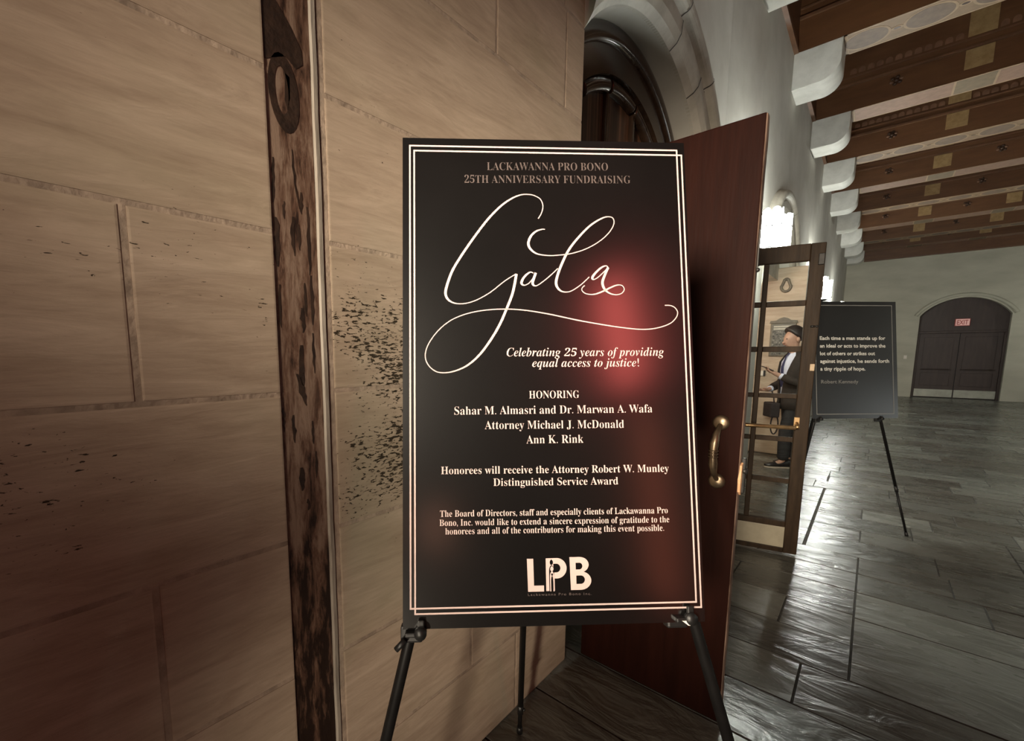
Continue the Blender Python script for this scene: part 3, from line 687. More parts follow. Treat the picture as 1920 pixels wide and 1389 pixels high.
# ------------------------------------------------------------------ end wall with the arched double door
DX0, DX1, DSP, DAP = 1.04, 3.06, 2.80, 3.37
DXC, DHW = (DX0 + DX1) / 2, (DX1 - DX0) / 2
DR = (DHW ** 2 + (DAP - DSP) ** 2) / (2 * (DAP - DSP))
def seg_arch(hw, r, zc, n=28):
    a = math.asin(min(1, hw / r)); return [(DXC + r * math.sin(-a + 2 * a * k / n), zc + r * math.cos(-a + 2 * a * k / n)) for k in range(n + 1)]
ZCD = DAP - DR
def build_end_wall():
    m = MB()
    pts = [(XW - 0.5, 0), (DX0, 0)] + seg_arch(DHW, DR, ZCD) + [(DX1, 0), (XR + 0.3, 0), (XR + 0.3, CEIL), (XW - 0.5, CEIL)]
    m.prism(pts, YEND, YEND + 0.36, 'far_stone', lambda x, z, y: (x, y, z))
    a = math.asin(DHW / DR); rows = []
    for k in range(33):                            # hood mould over the arch
        t = (-a * 1.03 + 2.06 * a * k / 32)
        rows.append([Vector((DXC + (DR + r) * math.sin(t), YEND - h, ZCD + (DR + r) * math.cos(t))) for r, h in ((0.05, -0.01), (0.05, 0.03), (0.10, 0.05), (0.15, 0.02), (0.15, -0.01))])
    m.loft(rows, 'far_stone')
    return m.build('wall_back')
struct(build_end_wall(), 'greenish grey stone end wall with an arched doorway', 'wall')
def build_far_door():
    root = thing('door_3', 'dark arched double door with pale kick plates in the end wall', 'door', (DXC, YEND + 0.24, 0), kind='structure')
    m = MB()
    pts = [(DX0, 2.27)] + [p for p in seg_arch(DHW, DR, ZCD)] + [(DX1, 2.27)]
    m.prism([(x - DXC, z) for x, z in pts], 0.0, 0.05, 'far_door', lambda x, z, y: (x, y, z)); m.build('transom_panel', None, root)
    m = MB(); m.box((-DHW, -0.04, 2.21), (DHW, 0.05, 2.29), 'far_door', bev=0.01); m.build('transom_rail', None, root)
    for s in (-1, 1):
        a, b = (0.006, DHW - 0.07) if s > 0 else (-DHW + 0.07, -0.006)
        m = MB(); m.box((a, 0.0, 0.01), (b, 0.05, 2.21), 'far_door', bev=0.006)
        m.box((a + 0.12, -0.012, 1.0), (b - 0.12, 0.0, 2.08), 'far_door', bev=0.006); m.box((a + 0.12, -0.012, 0.42), (b - 0.12, 0.0, 0.86), 'far_door', bev=0.006)
        lf = m.build('leaf', None, root)
        m = MB(); m.box((a + 0.01, -0.016, 0.03), (b - 0.005, -0.001, 0.29), 'kick_metal', bev=0.003); kp = m.build('kick_plate', None, lf)
        kp['label'] = 'pale metal kick plate'
        m = MB(); m.tube([(a + 0.1, -0.04, 0.98), (b - 0.1, -0.04, 0.98)], 0.014, 'far_door'); m.box((a + 0.1, -0.05, 0.95), (a + 0.16, 0, 1.01), 'far_door'); m.box((b - 0.16, -0.05, 0.95), (b - 0.1, 0, 1.01), 'far_door')
        m.build('push_bar', None, lf)
        m = MB(); e = s * DHW; m.box((min(e, e - s * 0.07), -0.06, 0), (max(e, e - s * 0.07), 0.05, 2.21), 'far_door', bev=0.006); m.build('jamb', None, root)
build_far_door()

def text_mesh(lines, extrude=0.0):
    """lines: dicts(s, x0, x1, y, cap, style); returns (verts, faces) laid out on a plane"""
    V, F = [], []
    for L in lines:
        s = L['s']; st = L.get('style', 'sans')
        cu = bpy.data.curves.new('lettering', 'FONT'); cu.body = style_text(s, st); cu.offset = L.get('off', 0.0); cu.resolution_u = 3
        cu.space_character = L.get('space', 1.0); cu.space_word = L.get('word', 1.0)
        slant = set()
        if st == 'italic':
            for k in (0, 1): cu.materials.append(None)
            for k, c in enumerate(s):
                if c.isdigit(): cu.body_format[k].material_index = 1
        o = bpy.data.objects.new('lettering', cu); C.objects.link(o)
        dg = bpy.context.evaluated_depsgraph_get()
        me = bpy.data.meshes.new_from_object(o.evaluated_get(dg))
        for p in me.polygons:
            if p.material_index == 1:
                for i in p.vertices: slant.add(i)
        for i in slant:
            c = me.vertices[i].co; c.y *= 0.93; c.x += c.y * 0.2 - 0.04
        xs = [v.co.x for v in me.vertices]; a, b = min(xs), max(xs)
        ys = sorted(v.co.y for v in me.vertices)
        sx = (L['x1'] - L['x0']) / (b - a); sy = L['cap'] / CAP[st]
        if L.get('uniform'): sy = sx
        n = len(V)
        for v in me.vertices:
            t = (v.co.x - a) / (b - a)
            V.append((L['x0'] + (v.co.x - a) * sx, L['y'] + (L.get('y1', L['y']) - L['y']) * t + v.co.y * sy))
        F += [tuple(n + i for i in p.vertices) for p in me.polygons]
        bpy.data.objects.remove(o); bpy.data.curves.remove(cu); bpy.data.meshes.remove(me)
    return V, F
CAP = {'serif': 0.66, 'italic': 0.66, 'sans': 0.70}
def style_text(s, st):
    if st == 'sans': return s
    bu, bl, bd = (0x1D400, 0x1D41A, 0x1D7CE) if st == 'serif' else (0x1D468, 0x1D482, 0x1D7CE)
    o = ''
    for c in s:
        if 'A' <= c <= 'Z': o += chr(bu + ord(c) - 65)
        elif 'a' <= c <= 'z': o += chr(bl + ord(c) - 97)
        elif '0' <= c <= '9': o += chr(bd + ord(c) - 48)
        else: o += c
    return o
def lay_text(name, lines, m, parent, z, place=None):
    V, F = text_mesh(lines)
    b = MB(); b.add([place(x, y, z) if place else (x, y, z) for x, y in V], F, m)
    return b.build(name, None, parent, recalc=False)

es = thing('exit_sign', 'small pinkish lit exit sign on the arched door at the end of the hall', 'exit sign', (2.055, YEND + 0.20, 2.565))
m = MB(); m.box((-0.17, -0.02, -0.12), (0.17, 0.04, 0.12), 'exit_red', bev=0.008); m.build('housing', None, es)
m = MB(); m.box((-0.155, -0.026, -0.105), (0.155, -0.018, 0.105), 'exit_face', bev=0.003); m.build('lit_face', None, es)
lay_text('lettering', [dict(s='EXIT', x0=-0.125, x1=0.125, y=-0.075, cap=0.15, style='sans', off=0.02)], 'exit_red', es, -0.028, lambda x, y, z: (x, z, y))
m = MB(); m.box((-0.04, -0.012, -0.06), (0.04, 0.0, 0.06), 'white_plastic', bev=0.006); m.box((-0.012, -0.022, -0.02), (0.012, -0.01, 0.02), 'white_plastic', bev=0.004)
o = m.build('wall_switch'); o.location = (0.80, YEND, 1.40); tag(o, 'tiny white switch on the end wall left of the arched door', 'wall switch')

# closing walls (behind and beside the camera)
m = MB(); m.box((XR, -4.2, 0), (XR + 0.2, YEND + 0.3, CEIL), 'unseen_wall'); struct(m.build('wall_right'), 'unseen wall on the far side of the hall, kept dark', 'wall')
m = MB(); m.box((XW - 0.5, -4.4, 0), (XR + 0.2, -4.2, CEIL), 'unseen_wall'); struct(m.build('wall_front'), 'unseen wall closing the hall behind the viewer, kept dark', 'wall')

# ------------------------------------------------------------------ near door leaf
def build_near_leaf():
    root = thing('door_1', 'solid red-brown wooden door leaf standing open behind the gala poster', 'door', (-0.975, 1.96, 0), kind='structure')
    W, Hh, T = 0.632, 2.395, 0.048
    m = MB()
    m.box((0, 0, 0.012), (W - 0.003, T, Hh), 'door_red', bev=0.005); m.build('leaf_panel', None, root)
    m = MB()
    n = 26; rows = []; rnd = random.Random(2)
    for k in range(n + 1):
        z = 0.014 + (Hh - 0.018) * k / n; e = rnd.uniform(-.0012, .0012)
        rows.append([Vector((W - 0.004, 0.001, z)), Vector((W - 0.001 + e, 0.005, z)), Vector((W + e * 0.5, T * 0.5, z)), Vector((W - 0.001 + e, T - 0.005, z)), Vector((W - 0.004, T - 0.001, z))])
    m.loft(rows, 'door_edge', smooth=False); e = m.build('worn_edge', None, root); e['label'] = 'pale worn free edge of the leaf'
    m = MB(); m.prism([(0.004, 1.01), (0.024, 0.995), (0.036, 1.03), (0.038, 1.10), (0.03, 1.125), (0.008, 1.115), (0.001, 1.06)], W - 0.004, W + 0.006, 'raw_wood', lambda y, z, x: (x, y, z))
    e = m.build('splintered_patch', None, root); e['label'] = 'raw orange wood where the edge is split'
    m = MB(); m.box((W - 0.002, 0.028, 1.0), (W + 0.014, T + 0.002, 1.14), 'iron', bev=0.004); m.tube([(W, 0.036, 1.09), (W + 0.02, 0.036, 1.09)], 0.012, 'iron'); m.build('latch', None, root)
    m = MB(); m.box((W - 0.001, 0.018, 1.86), (W + 0.003, 0.03, 2.0), 'iron', bev=0.001); m.ball((W + 0.002, 0.024, 1.855), 0.008, 'iron', 10, 6); m.build('bolt_slot', None, root)
    # brass pull handle: two round roses and a swelling ringed grip
    h = thing_part('pull_handle', root)
    x = 0.558
    m = MB()
    P = [(x, -0.004, 1.272), (x, -0.022, 1.262), (x - 0.004, -0.045, 1.235), (x - 0.006, -0.056, 1.2), (x - 0.007, -0.06, 1.162), (x - 0.006, -0.056, 1.12), (x - 0.004, -0.045, 1.085), (x, -0.022, 1.058), (x, -0.004, 1.048)]
    m.tube(P, [0.010, 0.009, 0.0125, 0.0165, 0.013, 0.0165, 0.0125, 0.009, 0.010], 'brass', 16); m.build('grip', None, h)
    m = MB()
    for dz in (-0.012, 0.0, 0.012): m.lathe([(0.004, -0.003), (0.0165, -0.003), (0.0185, 0), (0.0165, 0.003), (0.004, 0.003)], 'brass', 16, (x - 0.007, -0.06, 1.162 + dz))
    m.build('collar', None, h)
    for z in (1.278, 1.042):
        m = MB(); m.lathe([(0.0, 0.0), (0.030, 0.0), (0.030, 0.006), (0.022, 0.014), (0.0, 0.016)], 'brass', 20, (x, 0.0, z), (0, -1, 0)); m.build('rose', None, h)
    for z in (0.25, 1.2, 2.15):
        m = MB(); m.tube([(-0.004, T + 0.004, z - 0.05), (-0.004, T + 0.004, z + 0.05)], 0.008, 'iron'); m.box((0, T - 0.002, z - 0.05), (0.03, T + 0.003, z + 0.05), 'iron'); m.build('hinge', None, root)
def thing_part(name, parent):
    o = bpy.data.objects.new(name, None); C.objects.link(o); o.parent = parent; o.empty_display_size = 0.05
    return o
build_near_leaf()

# ------------------------------------------------------------------ glazed door leaf
def build_glazed_leaf():
    ang = math.atan2(0.16, 0.667)
    root = thing('door_2', 'brown glazed door leaf with square panes and a bronze push bar standing open', 'door', (-0.985, 4.0, 0), (0, 0, ang), kind='structure')
    W, T, H0, H1 = 0.686, 0.048, 0.012, 2.325
    y0 = -T
    def bar(n, a, b, mm='brown_wood', bev=0.005, parent=root):
        m = MB(); m.box(a, b, mm, bev=bev); return m.build(n, None, parent)
    cols = [(0.085, 0.331), (0.364, 0.600)]
    bar('stile', (0, y0, H0), (0.085, 0, H1)); bar('stile', (0.600, y0, H0), (W, 0, H1))
    bar('top_rail', (0.085, y0, 2.205), (0.600, 0, H1)); bar('bottom_rail', (0.085, y0, H0), (0.600, 0, 0.05))
    bar('bottom_rail', (0.085, y0, 0.215), (0.600, 0, 0.262))
    k = bar('kick_panel', (0.085, y0 + 0.006, 0.05), (0.600, -0.01, 0.215), 'kick_wood', 0.002); k['label'] = 'paler flat kick panel'
    bar('upright_glazing_bar', (0.331, y0 + 0.006, 0.262), (0.364, -0.006, 2.205))
    zb = [0.262, 0.561, 0.596, 0.881, 0.916, 1.211, 1.245, 1.557, 1.598, 1.891, 1.931, 2.205]
    for i in range(1, 11, 2):
        for a, b in cols: bar('cross_glazing_bar', (a, y0 + 0.006, zb[i]), (b, -0.006, zb[i + 1]), bev=0.004)
    for i in range(0, 12, 2):
        for a, b in cols:
            m = MB(); m.box((a - 0.004, -T / 2 - 0.002, zb[i] - 0.004), (b + 0.004, -T / 2 + 0.002, zb[i + 1] + 0.004), 'glass'); m.build('pane', None, root)
    pb = thing_part('push_bar', root)
    m = MB(); m.tube([(0.03, y0 - 0.055, 1.0), (0.60, y0 - 0.055, 1.0)], 0.0155, 'bronze_bar'); m.build('bar', None, pb)
    for x in (0.03, 0.61):
        m = MB(); m.tube([(x, y0 - 0.055, 1.0), (x, y0 - 0.04, 1.012), (x, y0, 1.03)], 0.013, 'bronze_bar'); m.box((x - 0.018, y0 - 0.008, 0.985), (x + 0.018, y0, 1.075), 'bronze_bar', bev=0.003); m.build('bracket', None, pb)
    m = MB(); m.box((W - 0.03, y0 - 0.006, 1.42), (W - 0.002, y0, 1.47), 'tan_card', bev=0.003); e = m.build('tag', None, root); e['label'] = 'small tan tag on the stile'
    m = MB(); m.tube([(W - 0.012, y0 - 0.006, 1.74), (W - 0.012, y0 + 0.002, 1.74)], 0.009, 'iron'); m.tube([(W - 0.05, y0 - 0.01, 1.74), (W - 0.025, y0 - 0.01, 1.74)], 0.007, 'iron'); m.build('catch', None, root)
    m = MB(); m.box((W - 0.04, y0 - 0.012, 2.17), (W - 0.005, y0, 2.25), 'iron', bev=0.004); m.build('top_bolt', None, root)
    for z in (0.25, 1.16, 2.1):
        m = MB(); m.tube([(-0.004, 0.004, z - 0.05), (-0.004, 0.004, z + 0.05)], 0.008, 'iron'); m.build('hinge', None, root)
build_glazed_leaf()

# ------------------------------------------------------------------ wall lanterns
def build_lantern(loc, label):
    root = thing('wall_lantern', label, 'wall lantern', loc, group='lit lanterns on the left wall')
    def tier(cx, cy, r, z0, z1, name):
        hx = lambda rr, z: [Vector((cx + rr * math.cos(PI / 3 * k + PI / 6), cy + rr * math.sin(PI / 3 * k + PI / 6), z)) for k in range(6)]
        g = thing_part(name, root)
        m = MB()
        for k in range(6):                          # six tall panes with rounded heads
            a, b = hx(r, 0)[k], hx(r, 0)[(k + 1) % 6]
            mid = (a + b) / 2; t = (b - a); hw = t.length * 0.44; t = t.normalized()
            pts = [(-hw, z0 + 0.012), (hw, z0 + 0.012)] + [(hw * math.cos(q), z1 - hw + hw * math.sin(q)) for q in [PI * j / 8 for j in range(9)]]
            v = [mid + t * u + Vector((0, 0, z)) for u, z in pts]
            m.add(v, [tuple(range(len(v)))], 'lamp_glass')
        m.build('glazing', None, g)
        m = MB()
        for k in range(6):
            p = hx(r * 1.01, 0)[k]; m.tube([p + Vector((0, 0, z0)), p + Vector((0, 0, z1 - 0.03))], 0.004, 'iron', 6)
        for z in (z0, z0 + (z1 - z0) * 0.62):
            h = hx(r * 1.02, z); m.tube(h + [h[0]], 0.005, 'iron', 6)
        m.build('cage', None, g)
    tier(0, 0, 0.088, -0.20, 0.20, 'tall_tier')
    tier(0.105, 0.02, 0.048, -0.17, 0.135, 'side_tier'); tier(-0.02, 0.115, 0.048, -0.17, 0.135, 'side_tier'); tier(-0.02, -0.115, 0.048, -0.17, 0.135, 'side_tier')
    m = MB(); m.lathe([(0.001, -0.27), (0.018, -0.26), (0.012, -0.24), (0.05, -0.225), (0.105, -0.21), (0.10, -0.20), (0.001, -0.20)], 'iron', 18); m.build('base_dish', None, root)
    m = MB(); m.tube([(-0.19, 0, -0.30), (-0.12, 0, -0.31), (-0.03, 0, -0.285), (0, 0, -0.25)], 0.012, 'iron'); m.box((-0.22, -0.05, -0.38), (-0.185, 0.05, -0.22), 'iron', bev=0.005); m.build('bracket', None, root)
    return root
L0 = build_lantern((-0.80, 5.17, 2.69), 'nearest lit lantern on the wall, just above the glazed door')
copy_thing(L0, (-0.80, 10.55, 2.72), 'second lit lantern, partly behind the right edge of the glazed door')
copy_thing(L0, (-0.80, 15.9, 2.72), 'third lit lantern, mostly hidden behind the black quote board')

# ------------------------------------------------------------------ signs
AH = Vector((0.698, 0.7161, 0)).normalized(); UP = Vector((-0.1346, 0.1312, 0.9822)); NR = AH.cross(UP).normalized(); UP = NR.cross(AH).normalized()
def frame_matrix(origin, ax, up):
    n = ax.cross(up).normalized(); mm = Matrix(((ax.x, up.x, n.x), (ax.y, up.y, n.y), (ax.z, up.z, n.z))).to_4x4(); mm.translation = origin; return mm
def stroke(b, pts, wfun, z, mm):
    """calligraphic ribbon through smooth points (millimetres): wide on down strokes, hairline on up strokes"""
    P = [Vector((p[0], p[1])) for p in pts]; Q = []
    for i in range(len(P) - 1):
        p0, p1, p2, p3 = P[max(i - 1, 0)], P[i], P[i + 1], P[min(i + 2, len(P) - 1)]
        for k in range(6):
            t = k / 6
            Q.append(0.5 * ((2 * p1) + (p2 - p0) * t + (2 * p0 - 5 * p1 + 4 * p2 - p3) * t * t + (3 * p1 - p0 - 3 * p2 + p3) * t ** 3))
    Q.append(P[-1]); v = []; n = len(Q); ws = []
    for i in range(n):
        t = (Q[min(i + 1, n - 1)] - Q[max(i - 1, 0)]); ws.append(wfun(t.normalized()))
    for _ in range(4): ws = [(ws[max(i - 1, 0)] + ws[i] + ws[min(i + 1, n - 1)]) / 3 for i in range(n)]
    for i in range(n):
        t = (Q[min(i + 1, n - 1)] - Q[max(i - 1, 0)]).normalized(); nn = Vector((-t.y, t.x)) * ws[i] / 2
        a, c = (Q[i] + nn) / 1000, (Q[i] - nn) / 1000; v += [(a.x, a.y, z), (c.x, c.y, z)]
    b.add(v, [(2 * i, 2 * i + 1, 2 * i + 3, 2 * i + 2) for i in range(n - 1)], mm)
def rect_line(b, x0, x1, y0, y1, t, z, mm):
    for a in ((x0, y0, x1, y0 + t), (x0, y1 - t, x1, y1), (x0, y0 + t, x0 + t, y1 - t), (x1 - t, y0 + t, x1, y1 - t)):
        b.add([(a[0], a[1], z), (a[2], a[1], z), (a[2], a[3], z), (a[0], a[3], z)], [(0, 1, 2, 3)], mm)

GALA = [[(-18.7, 837.8), (-13.0, 846.7), (-9.7, 854.9), (-7.9, 865.0), (-10.4, 875.9), (-17.0, 884.0), (-32.7, 890.2), (-52.4, 890.0), (-72.3, 882.4), (-96.1, 865.9), (-124.0, 837.3), (-151.7, 801.0), (-179.3, 761.0), (-200.8, 725.2), (-212.6, 693.7), (-216.1, 674.2), (-209.0, 660.5), (-193.7, 654.0), (-172.6, 654.8), (-149.4, 662.7), (-122.2, 678.5), (-94.8, 700.3), (-77.1, 712.3), (-67.3, 717.5)],
[(-67.3, 717.5), (-71.6, 694.5), (-77.8, 670.9), (-89.9, 641.4), (-103.9, 610.2), (-123.6, 577.2), (-147.0, 546.4), (-173.9, 523.4), (-204.4, 511.2), (-230.9, 510.1), (-247.8, 519.7), (-257.2, 535.0), (-257.9, 552.2), (-249.5, 573.3), (-230.4, 598.4), (-203.5, 619.7), (-169.0, 633.4), (-130.5, 640.5), (-88.0, 642.6), (-45.4, 639.6), (4.9, 631.2), (55.4, 620.3), (102.1, 611.8), (153.0, 604.0), (196.3, 600.1), (228.0, 602.9), (256.2, 612.1), (270.7, 624.8), (274.8, 636.7), (269.6, 646.6), (259.8, 651.3), (247.9, 651.7)],
[(-31.4, 719.7), (-38.0, 721.6), (-47.1, 715.2), (-53.9, 706.5), (-56.8, 697.4), (-51.0, 693.5), (-41.2, 697.9), (-32.4, 708.6), (-27.5, 718.5)],
[(-26.3, 720.5), (-30.4, 708.6), (-33.4, 698.7), (-30.4, 692.8), (-22.9, 693.6), (-7.1, 704.8), (6.9, 716.8), (20.9, 730.0)],
[(-4.7, 814.6), (-12.5, 814.1), (-24.4, 809.6), (-35.3, 799.0), (-40.7, 784.1), (-37.0, 772.2), (-23.5, 761.5), (-0.0, 757.7), (23.6, 758.7), (51.3, 762.6), (83.2, 773.3), (111.5, 789.6), (132.0, 808.0), (143.3, 826.3), (143.0, 839.3), (133.1, 843.7), (117.0, 839.4), (92.6, 823.7), (68.1, 799.3), (45.6, 770.9), (29.0, 738.8), (18.5, 710.9), (16.6, 695.0), (23.7, 683.2), (35.4, 679.3), (49.2, 682.1), (69.2, 695.3), (87.4, 712.1)],
[(128.4, 732.8), (123.7, 736.3), (113.7, 732.3), (101.5, 721.4), (94.1, 711.4), (96.3, 706.6), (105.1, 710.7), (119.4, 723.5), (128.4, 732.8)],
[(128.4, 732.8), (120.3, 715.5), (115.1, 699.6), (119.4, 685.7), (129.8, 677.0), (143.5, 673.9), (155.5, 677.1), (161.3, 685.5), (156.8, 693.8), (146.2, 694.6), (132.1, 689.3), (114.1, 680.5), (96.1, 674.5), (80.4, 675.6), (71.6, 681.5), (71.4, 688.2), (77.0, 693.4)]]

def build_gala_sign():
    W, Hh = 0.61, 1.012
    root = thing('poster_board', 'large glossy black gala poster with rose-white lettering on a black easel', 'poster board', group=None)
    root.matrix_world = frame_matrix(Vector((-0.4169, 0.7296, 1.010)), AH, UP)
    m = MB(); m.box((-W / 2, 0, -0.006), (W / 2, Hh, -0.0008), 'foam_edge', bev=0.0008)
    m.build('board', None, root)
    m = MB(); m.box((-W / 2 + 0.0002, 0.0002, -0.001), (W / 2 - 0.0002, Hh - 0.0002, 0.0), 'poster'); m.build('printed_face', None, root)
    m = MB()
    rect_line(m, -0.2912, 0.2895, 0.0380, 0.9960, 0.0034, 0.0004, 'ink'); rect_line(m, -0.2822, 0.2995, 0.0276, 0.9850, 0.0034, 0.0006, 'ink')
    m.build('border_lines', None, root)
    m = MB()
    wf = lambda t: 2.1 + 3.6 * max(0.0, -t.y) ** 1.3
    for k, s in enumerate(GALA): stroke(m, s, wf, 0.0004 + 0.00012 * k, 'ink')
    m.build('script_title', None, root, recalc=False)
    T = [dict(s='LACKAWANNA PRO BONO', x0=-0.1263, x1=0.1353, y=0.9431, y1=0.9463, cap=0.0168), dict(s='25TH ANNIVERSARY FUNDRAISING', x0=-0.1743, x1=0.1833, y=0.9141, y1=0.9185, cap=0.0165)]
    for t in T: t.update(style='serif', off=-0.010)
    o = lay_text('dark_heading', T, 'dark_print', root, 0.0004); o['label'] = 'darker grey heading lettering'
    T = [dict(s='Celebrating 25 years of providing', x0=-0.0905, x1=0.2419, y=0.5431, y1=0.5439, cap=0.0172, style='italic', off=-0.006),
         dict(s='equal access to justice!', x0=-0.0376, x1=0.1874, y=0.5208, y1=0.5214, cap=0.0170, style='italic', off=-0.006)]
    for s, x0, x1, ya, yb, cap in (('HONORING', -0.0455, 0.0591, 0.4554, 0.4560, 0.0152), ('Sahar M. Almasri and Dr. Marwan A. Wafa', -0.1998, 0.2121, 0.4228, 0.4251, 0.0162),
            ('Attorney Michael J. McDonald', -0.1379, 0.1513, 0.3930, 0.3934, 0.0162), ('Ann K. Rink', -0.0529, 0.0654, 0.3629, 0.3634, 0.0162),
            ('Honorees will receive the Attorney Robert W. Munley', -0.2278, 0.2422, 0.3027, 0.3020, 0.0148), ('Distinguished Service Award', -0.1220, 0.1351, 0.2778, 0.2777, 0.0148),
            ('The Board of Directors, staff and especially clients of Lackawanna Pro', -0.2304, 0.2365, 0.2177, 0.2179, 0.0124), ('Bono, Inc. would like to extend a sincere expression of gratitude to the', -0.2316, 0.2390, 0.1998, 0.1995, 0.0124),
            ('honorees and all of the contributors for making this event possible.', -0.2200, 0.2272, 0.1828, 0.1825, 0.0124)):
        T.append(dict(s=s, x0=x0, x1=x1, y=ya, y1=yb, cap=cap, style='serif', off=-0.0085 if ya > 0.31 else -0.006))
    for nm, a, b in (('tagline_lettering', 0, 2), ('heading_lettering', 2, 3), ('honoree_lettering', 3, 6), ('award_lettering', 6, 8), ('thanks_lettering', 8, 11)):
        lay_text(nm, T[a:b], 'ink', root, 0.0004)
    # logo
    m = MB(); z = 0.0004
    def poly(pts, zz, mm): m.add([(x, y, zz) for x, y in pts], [tuple(range(len(pts)))], mm)
    X = lambda px: -0.0564 + (px - 432) / (1475 - 432) * 0.1298
    Y = lambda py: 0.0676 + (762 - py) / (762 - 228) * 0.0648
    def pp(l): return [(X(a), Y(b)) for a, b in l]
    poly(pp([(432, 232), (535, 232), (540, 668), (702, 668), (702, 765), (442, 765)]), z, 'ink')
    def bowl(cx, cy, rx, ry, n=28): return [(cx + rx * math.sin(PI * k / n), cy - ry * math.cos(PI * k / n)) for k in range(n + 1)]
    poly(pp([(738, 230), (738, 760), (878, 760), (878, 560)] + bowl(915, 394, 162, 166)[::-1]), z, 'ink')
    poly(pp([(860, 320), (860, 462)] + bowl(905, 391, 70, 71)[::-1]), z + 0.00012, 'poster')
    poly(pp([(1127, 218), (1133, 472)] + bowl(1290, 345, 150, 127)[::-1]), z, 'ink')
    poly(pp([(1132, 452), (1140, 752)] + bowl(1300, 602, 176, 150)[::-1]), z + 0.00006, 'ink')
    poly(pp([(1226, 312), (1226, 420)] + bowl(1285, 366, 50, 54)[::-1]), z + 0.00012, 'poster')
    poly(pp([(1232, 520), (1232, 655)] + bowl(1305, 587, 66, 68)[::-1]), z + 0.00012, 'poster')
    def figure(cx, hy, hrx, hry, bx, top, bot, zz, mm):
        poly(pp([(cx + hrx * math.cos(a), hy + hry * math.sin(a) - (hry * 0.15 if math.sin(a) < -0.9 else 0)) for a in [2 * PI * k / 18 for k in range(18)]]), zz, mm)
        poly(pp([(cx - bx, bot), (cx - bx * 1.02, top + 90)] + [(cx - bx * math.cos(PI * k / 10), top + 90 - 90 * math.sin(PI * k / 10)) for k in range(1, 10)] + [(cx + bx * 1.02, top + 90), (cx + bx, bot)]), zz, mm)
    figure(829, 298, 27, 42, 40, 345, 764, z + 0.00024, 'poster')
    figure(835, 402, 27, 38, 33, 440, 764, z + 0.00036, 'ink')
    figure(836, 494, 15, 20, 18, 515, 764, z + 0.00048, 'poster')
    m.build('logo', None, root, recalc=False)
    o = lay_text('logo_caption', [dict(s='Lackawanna Pro Bono Inc.', x0=-0.0555, x1=0.0732, y=0.0592, y1=0.0584, cap=0.0052, style='sans', space=1.25)], 'dark_print', root, 0.0004)
    o['label'] = 'tiny grey caption under the logo'
build_gala_sign()

def build_easel(name_label, bottom_mid, ax, up, lf, rf, apex, rear, hooks, r=0.0095, upper=0.35):
    """black telescoping tripod easel: two splayed front legs, a rear leg, a head, and two clamps that carry the board"""
    root = thing('display_easel', name_label, 'easel', (bottom_mid[0], bottom_mid[1], 0))
    o = Vector((bottom_mid[0], bottom_mid[1], 0)); n = ax.cross(up).normalized()
    def leg(a, b, at=0.80):
        a, b = Vector(a) - o, Vector(b) - o; mid = a.lerp(b, at); d = (b - a).normalized()
        m = MB(); m.tube([a, mid], r * 1.18, 'black_tube', 14); m.tube([mid - d * 0.05, b], r * 0.92, 'black_tube', 14)
        lg = m.build('leg', None, root)
        m = MB(); m.tube([mid - d * 0.03, mid + d * 0.02], r * 1.3, 'black_plastic', 14); m.ball(mid + ax * r * 1.5, (r * 0.7,) * 3, 'black_plastic', 10, 6); m.build('leg_lock', None, lg)
        m = MB(); m.tube([b - d * 0.035, b - d * 0.002], [r * 1.15, r * 1.35], 'black_plastic', 14); m.build('rubber_foot', None, lg)
    A = Vector(apex)
    leg(A - ax * 0.05, lf); leg(A + ax * 0.05, rf); leg(A - n * 0.03, rear, 0.93)
    m = MB(); xf = frame_matrix(A - o, ax, up); m.box((-0.075, -0.05, -0.03), (0.075, 0.03, 0.012), 'black_plastic', bev=0.008, xf=xf); m.build('head', None, root)
    bm_ = Vector(bottom_mid) - o
    for u, v, kind in hooks:
        c = bm_ + ax * u + up * v; xf = frame_matrix(c, ax, up)
        m = MB()
        m.box((-0.022, -0.030, -0.030), (0.022, 0.004, -0.006), 'black_plastic', bev=0.005, xf=xf)      # clamp body under the board
        m.box((-0.012, -0.012, -0.03), (0.030, -0.002, 0.012), 'black_plastic', bev=0.003, xf=xf)        # ledge
        m.tube([c + ax * 0.018 + up * -0.004 + n * 0.004, c + ax * 0.018 + up * -0.004 + n * 0.016], 0.012, 'black_plastic', 14)
        m.box((0.012, 0.0, 0.003), (0.026, 0.020, 0.010), 'black_plastic', bev=0.003, xf=xf)             # front lip
        if kind == 'left': m.tube([c - ax * 0.012 + up * -0.02, c - ax * 0.03 + up * -0.038], 0.006, 'black_plastic', 10)
        cl = m.build('clamp', None, root)
        if kind == 'right':
            m = MB(); m.prism([(-0.002, -0.0065), (0.016, -0.0065), (0.014, -0.016), (0.010, -0.0155)], 0.004, 0.014, 'white_plastic', lambda x, y, z: xf @ Vector((x, y, z))); t = m.build('cap', None, cl); t['label'] = 'small white cap'
    return root
build_easel('black tripod easel holding the large gala poster', (-0.4169, 0.7296, 1.010), AH, UP, (-0.655, 0.21, 0.0), (0.103, 0.986, 0.0), Vector((-0.4169, 0.7296, 1.010)) + UP * 0.965 - NR * 0.035, (-0.934, 1.364, 0.0), [(-0.288, 0.0, 'left'), (0.252, 0.015, 'right')])

